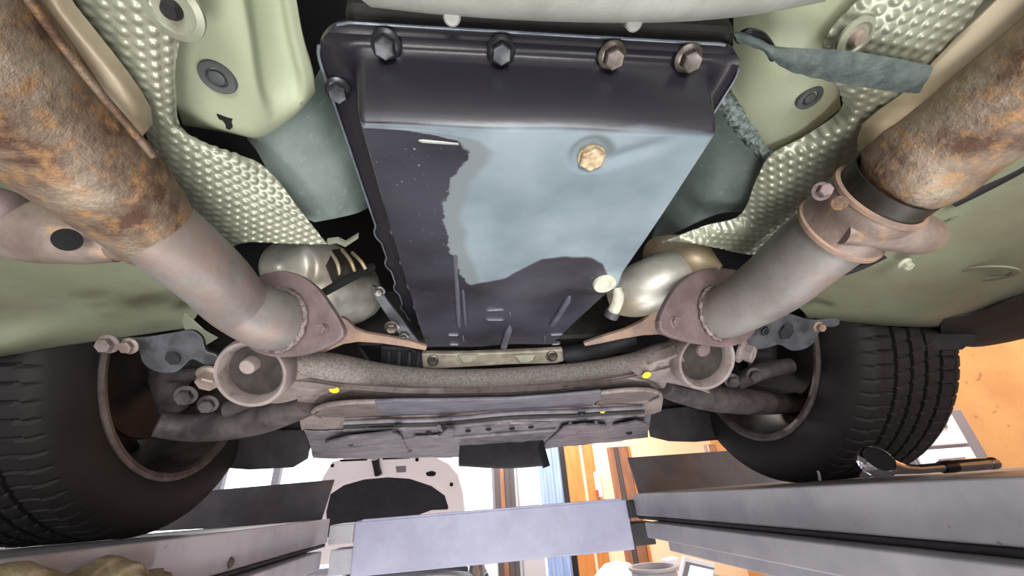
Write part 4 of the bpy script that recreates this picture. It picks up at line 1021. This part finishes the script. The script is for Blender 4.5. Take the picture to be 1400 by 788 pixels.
# crumpled rag on the jack rail of the left runway
def rag():
    G = []; n = 60
    for i in range(n):
        row = []
        u = i / (n - 1); y = .34 + .34 * u
        top = -.050 + .030 * math.exp(-((y - .475) / .050) ** 2) + .024 * math.exp(-((y - .585) / .040) ** 2)
        for j in range(36):
            v = j / 35; a = v * PI / 2
            x = XL + .0045 + .040 * math.sin(a) * (.85 + .15 * math.sin(u * 17)) + .002 * math.sin(v * 21 + u * 30)
            z = -.0885 + (top + .0885) * max(math.cos(a), 0) ** .55 + .0016 * math.sin(u * 46 + v * 8) * math.sin(v * PI)
            row.append((x, y, max(z, -.0865)))
        G.append(row)
    V, f = shell_mesh(np.array(G), np.array([.0015, 0, .001]))
    return obj('rag', V, f, 'rag', None, label='crumpled beige rag tucked against the left runway', cat='rag')
rag()

# ratchet wrench lying on the right runway
hd = PX(1200, 636, XR + .035)
dirw = nrm(np.array([1, .06, 0.0]))
wr = empty('ratchet_wrench', (hd[0], hd[1], RZ), 'chrome ratchet wrench lying on the right runway beside the tyre', 'wrench')
hd = np.array([hd[0], hd[1], RZ + .0185])
tilt = nrm(np.array([-.15, -.9, .42]))
hd = hd + np.array([0, 0, .006])
lathe('ratchet_head', [(.0165, -.010), (.0205, -.008), (.0220, 0), (.0215, .006), (.0185, .0095), (.0175, .0078)], hd, tilt, 'chrome', wr, seg=40, caps=True)
lathe('head_cover', [(.0172, .0075), (.0172, .0088), (.0005, .0090)], hd, tilt, 'black_gloss', wr, seg=32)
lathe('drive_square', [(.0065, -.018), (.0065, -.006), (.0065, -.006)], hd + np.array([-.016, 0, -.008]), tilt, 'chrome', wr, seg=4)
hp = lambda t, dz=0: hd + dirw * t * 1.28 + np.array([0, 0, dz - .0045])
tube('neck', [hp(.012, 0), hp(.03, -.006), hp(.05, -.0085)], [.012, .0075, .0058], 'chrome', wr, n=10, seg=18)
tube('shank', [hp(.048, -.0085), hp(.07, -.0085), hp(.085, -.0085)], [.0060, .0062, .0064], 'chrome', wr, n=6, seg=18)
tube('collar', [hp(.083, -.0085), hp(.095, -.0085), hp(.100, -.0085)], [.0082, .0085, .0082], 'black_gloss', wr, n=6, seg=18)
tube('grip', [hp(.100, -.0085), hp(.112, -.0085), hp(.14, -.0085), hp(.150, -.0085)], [.0080, .0084, .0084, .0078], 'chrome', wr, n=10, seg=18)
tube('end_cap', [hp(.148, -.0085), hp(.158, -.0085), hp(.162, -.0085)], [.0086, .0084, .004], 'chrome', wr, n=8, seg=18)

# ------------------------------------------------------------------ white car with its bonnet up, in front of the lift
wc = empty('white_car', (-.62, 5.2, FLOOR), 'white car with raised bonnet parked beyond the lift', 'car')
HP = np.array([-.62, 4.15, .0]); HN = nrm((0, .85, -.52)); HN = nrm((0.05, .86, .50))
hood = plate('bonnet', [(420, 720), (430, 680), (442, 652), (454, 632), (475, 627), (520, 624.5), (575, 623), (596, 626), (612, 634), (626, 650), (633, 675), (637, 712), (640, 760), (410, 775)], HP, HN, .025, 'white_car', wc, bevel=.006, label='inside of the raised white bonnet')
HF = HP - HN * .006
plate('insulation_pad', [(448, 735), (446, 700), (452, 676), (470, 664), (498, 656), (530, 653), (560, 655), (590, 665), (608, 678), (613, 694), (612, 697), (590, 698), (576, 703), (566, 708), (560, 735)], HF, HN, .004, 'pad_black', wc, bevel=.001, smoothn=None, label='black insulation pad')
plate('inner_rim', [(446, 672), (462, 661), (495, 652), (530, 649), (562, 651), (594, 661), (612, 676), (617, 694), (613, 694), (608, 678), (590, 665), (560, 655), (530, 653), (498, 656), (470, 664), (452, 676)], HP - HN * .012, HN, .012, 'white_car', wc, bevel=.002)
tube('latch_hook', [PL(513, 628, HP - HN * .02, HN), PL(515, 640, HP - HN * .03, HN), PL(517, 648, HP - HN * .02, HN)], [.035, .03, .035], 'black_gloss', wc, n=8, seg=14)
plate('slot', [(464, 629), (502, 627.5), (502, 630), (466, 631.5)], HP - HN * .004, HN, .004, 'black_void', wc)
plate('slot', [(523, 626.5), (560, 625), (560, 627.5), (523, 629)], HP - HN * .004, HN, .004, 'black_void', wc)
plate('square_vent', [(541, 638), (555, 637.5), (555, 646), (542, 646.5)], HP - HN * .004, HN, .004, 'grey_plastic', wc)
plate('hinge_hole', [(582, 647), (590, 644.5), (596, 647), (594, 651), (584, 651)], HP - HN * .004, HN, .004, 'black_void', wc, smoothn=16)
for x, y in ((454, 637), (570, 629), (617, 663)):
    plate('bump_stop', [(x - 2, y - 2), (x + 2, y - 2), (x + 2, y + 2), (x - 2, y + 2)], HP - HN * .008, HN, .008, 'black_gloss', wc, smoothn=10)
# body below the beam: nose, wings, cabin, wheels
shell('car_body', [np.array([(-.62 + x * sx, y, FLOOR + z) for sx, z in ((-1, .25), (-1.02, .55), (-.97, .80), (-.5, zz), (0, zz + .02), (.5, zz), (.97, .80), (1.02, .55), (1, .25))])
                   for x, y, zz in ((.70, 4.05, .72), (.84, 4.25, .82), (.88, 4.9, .95), (.88, 5.3, 1.0), (.86, 6.3, .98))], 40, 50, 'white_car', wc, t=-.02)
shell('cabin', [np.array([(-.62 + x * sx, y, FLOOR + z) for sx, z in ((-1, .95), (-.9, zz - .12), (-.75, zz), (0, zz + .03), (.75, zz), (.9, zz - .12), (1, .95))])
                for x, y, zz in ((.80, 4.95, 1.0), (.78, 5.35, 1.30), (.76, 5.7, 1.42), (.76, 6.3, 1.40))], 24, 40, 'glass_dark', wc, t=-.02)
for sx in (-1, 1):
    for y in (4.65,):
        lathe('wheel', [(.20, -.09), (.30, -.10), (.31, -.07), (.31, .07), (.30, .10), (.20, .09), (.0005, .09)], (-.62 + sx * .76, y, FLOOR + .31), (sx, 0, 0), 'tyre', wc, seg=32)

# ------------------------------------------------------------------ diagnostic cart below the right runway
ct = empty('diagnostic_cart', PY(950, 788, 3.6) * [1, 1, 0] + np.array([0, 0, FLOOR]), 'white diagnostic cart with a screen beyond the cross beam', 'cart')
cy0 = 3.6
scr = [PY(936, 761, cy0), PY(978, 771, cy0), PY(972, 812, cy0), PY(928, 802, cy0)]
prism('screen_housing', scr, (0, .05, 0), 'white_plastic', ct, bevel=.006)
prism('screen_bezel', [PY(938, 768, cy0 - .004), PY(977, 777, cy0 - .004), PY(971, 808, cy0 - .004), PY(931, 799, cy0 - .004)], (0, .004, 0), 'grey_plastic', ct)
emit('screen', rgb(190, 215, 225), .8)
prism('screen', [PY(944, 773, cy0 - .007), PY(976, 780, cy0 - .007), PY(971, 806, cy0 - .007), PY(938, 798, cy0 - .007)], (0, .003, 0), 'screen', ct)
c0 = PY(925, 775, cy0)
box('cart_shelf', c0[0] - .30, c0[0] + .45, cy0 - .05, cy0 + .45, c0[2] - .16, c0[2] - .12, 'grey_plastic', ct, bevel=.01)
box('cart_body', c0[0] - .28, c0[0] + .43, cy0 - .02, cy0 + .43, FLOOR + .1, c0[2] - .16, 'white_plastic', ct, bevel=.02)
for dx in (-.24, .38):
    for dy in (.03, .38):
        lathe('castor', [(.02, -.015), (.05, -.015), (.05, .015), (.02, .015)], (c0[0] + dx, cy0 + dy, FLOOR + .05), (1, 0, 0), 'black_gloss', ct, seg=16)
prism('paper_box', [PY(912, 767, cy0 + .1), PY(928, 763, cy0 + .1), PY(932, 780, cy0 + .1), PY(915, 782, cy0 + .1)], (0, .12, 0), 'white_plastic', ct, bevel=.004)
# white sack beside the cart
sk = PY(845, 782, 4.4)
lathe('white_sack', [(.05, -.30), (.22, -.28), (.26, -.15), (.22, 0), (.12, .08), (.02, .1)], (sk[0], 4.4, sk[2] - .02), (0, 0, 1), 'white_plastic', None, seg=24, label='rounded white bundle just below the cross beam', cat='bundle')
bk = PY(893, 778, 3.2)
lathe('grey_bucket', [(.13, -.35), (.15, -.01), (.165, 0), (.165, .015), (.14, .015), (.13, -.02), (.12, -.33)], (bk[0], 3.2, bk[2]), (0, 0, 1), 'leaf_white', None, seg=32, label='grey bucket between the white bundle and the diagnostic cart', cat='bucket')
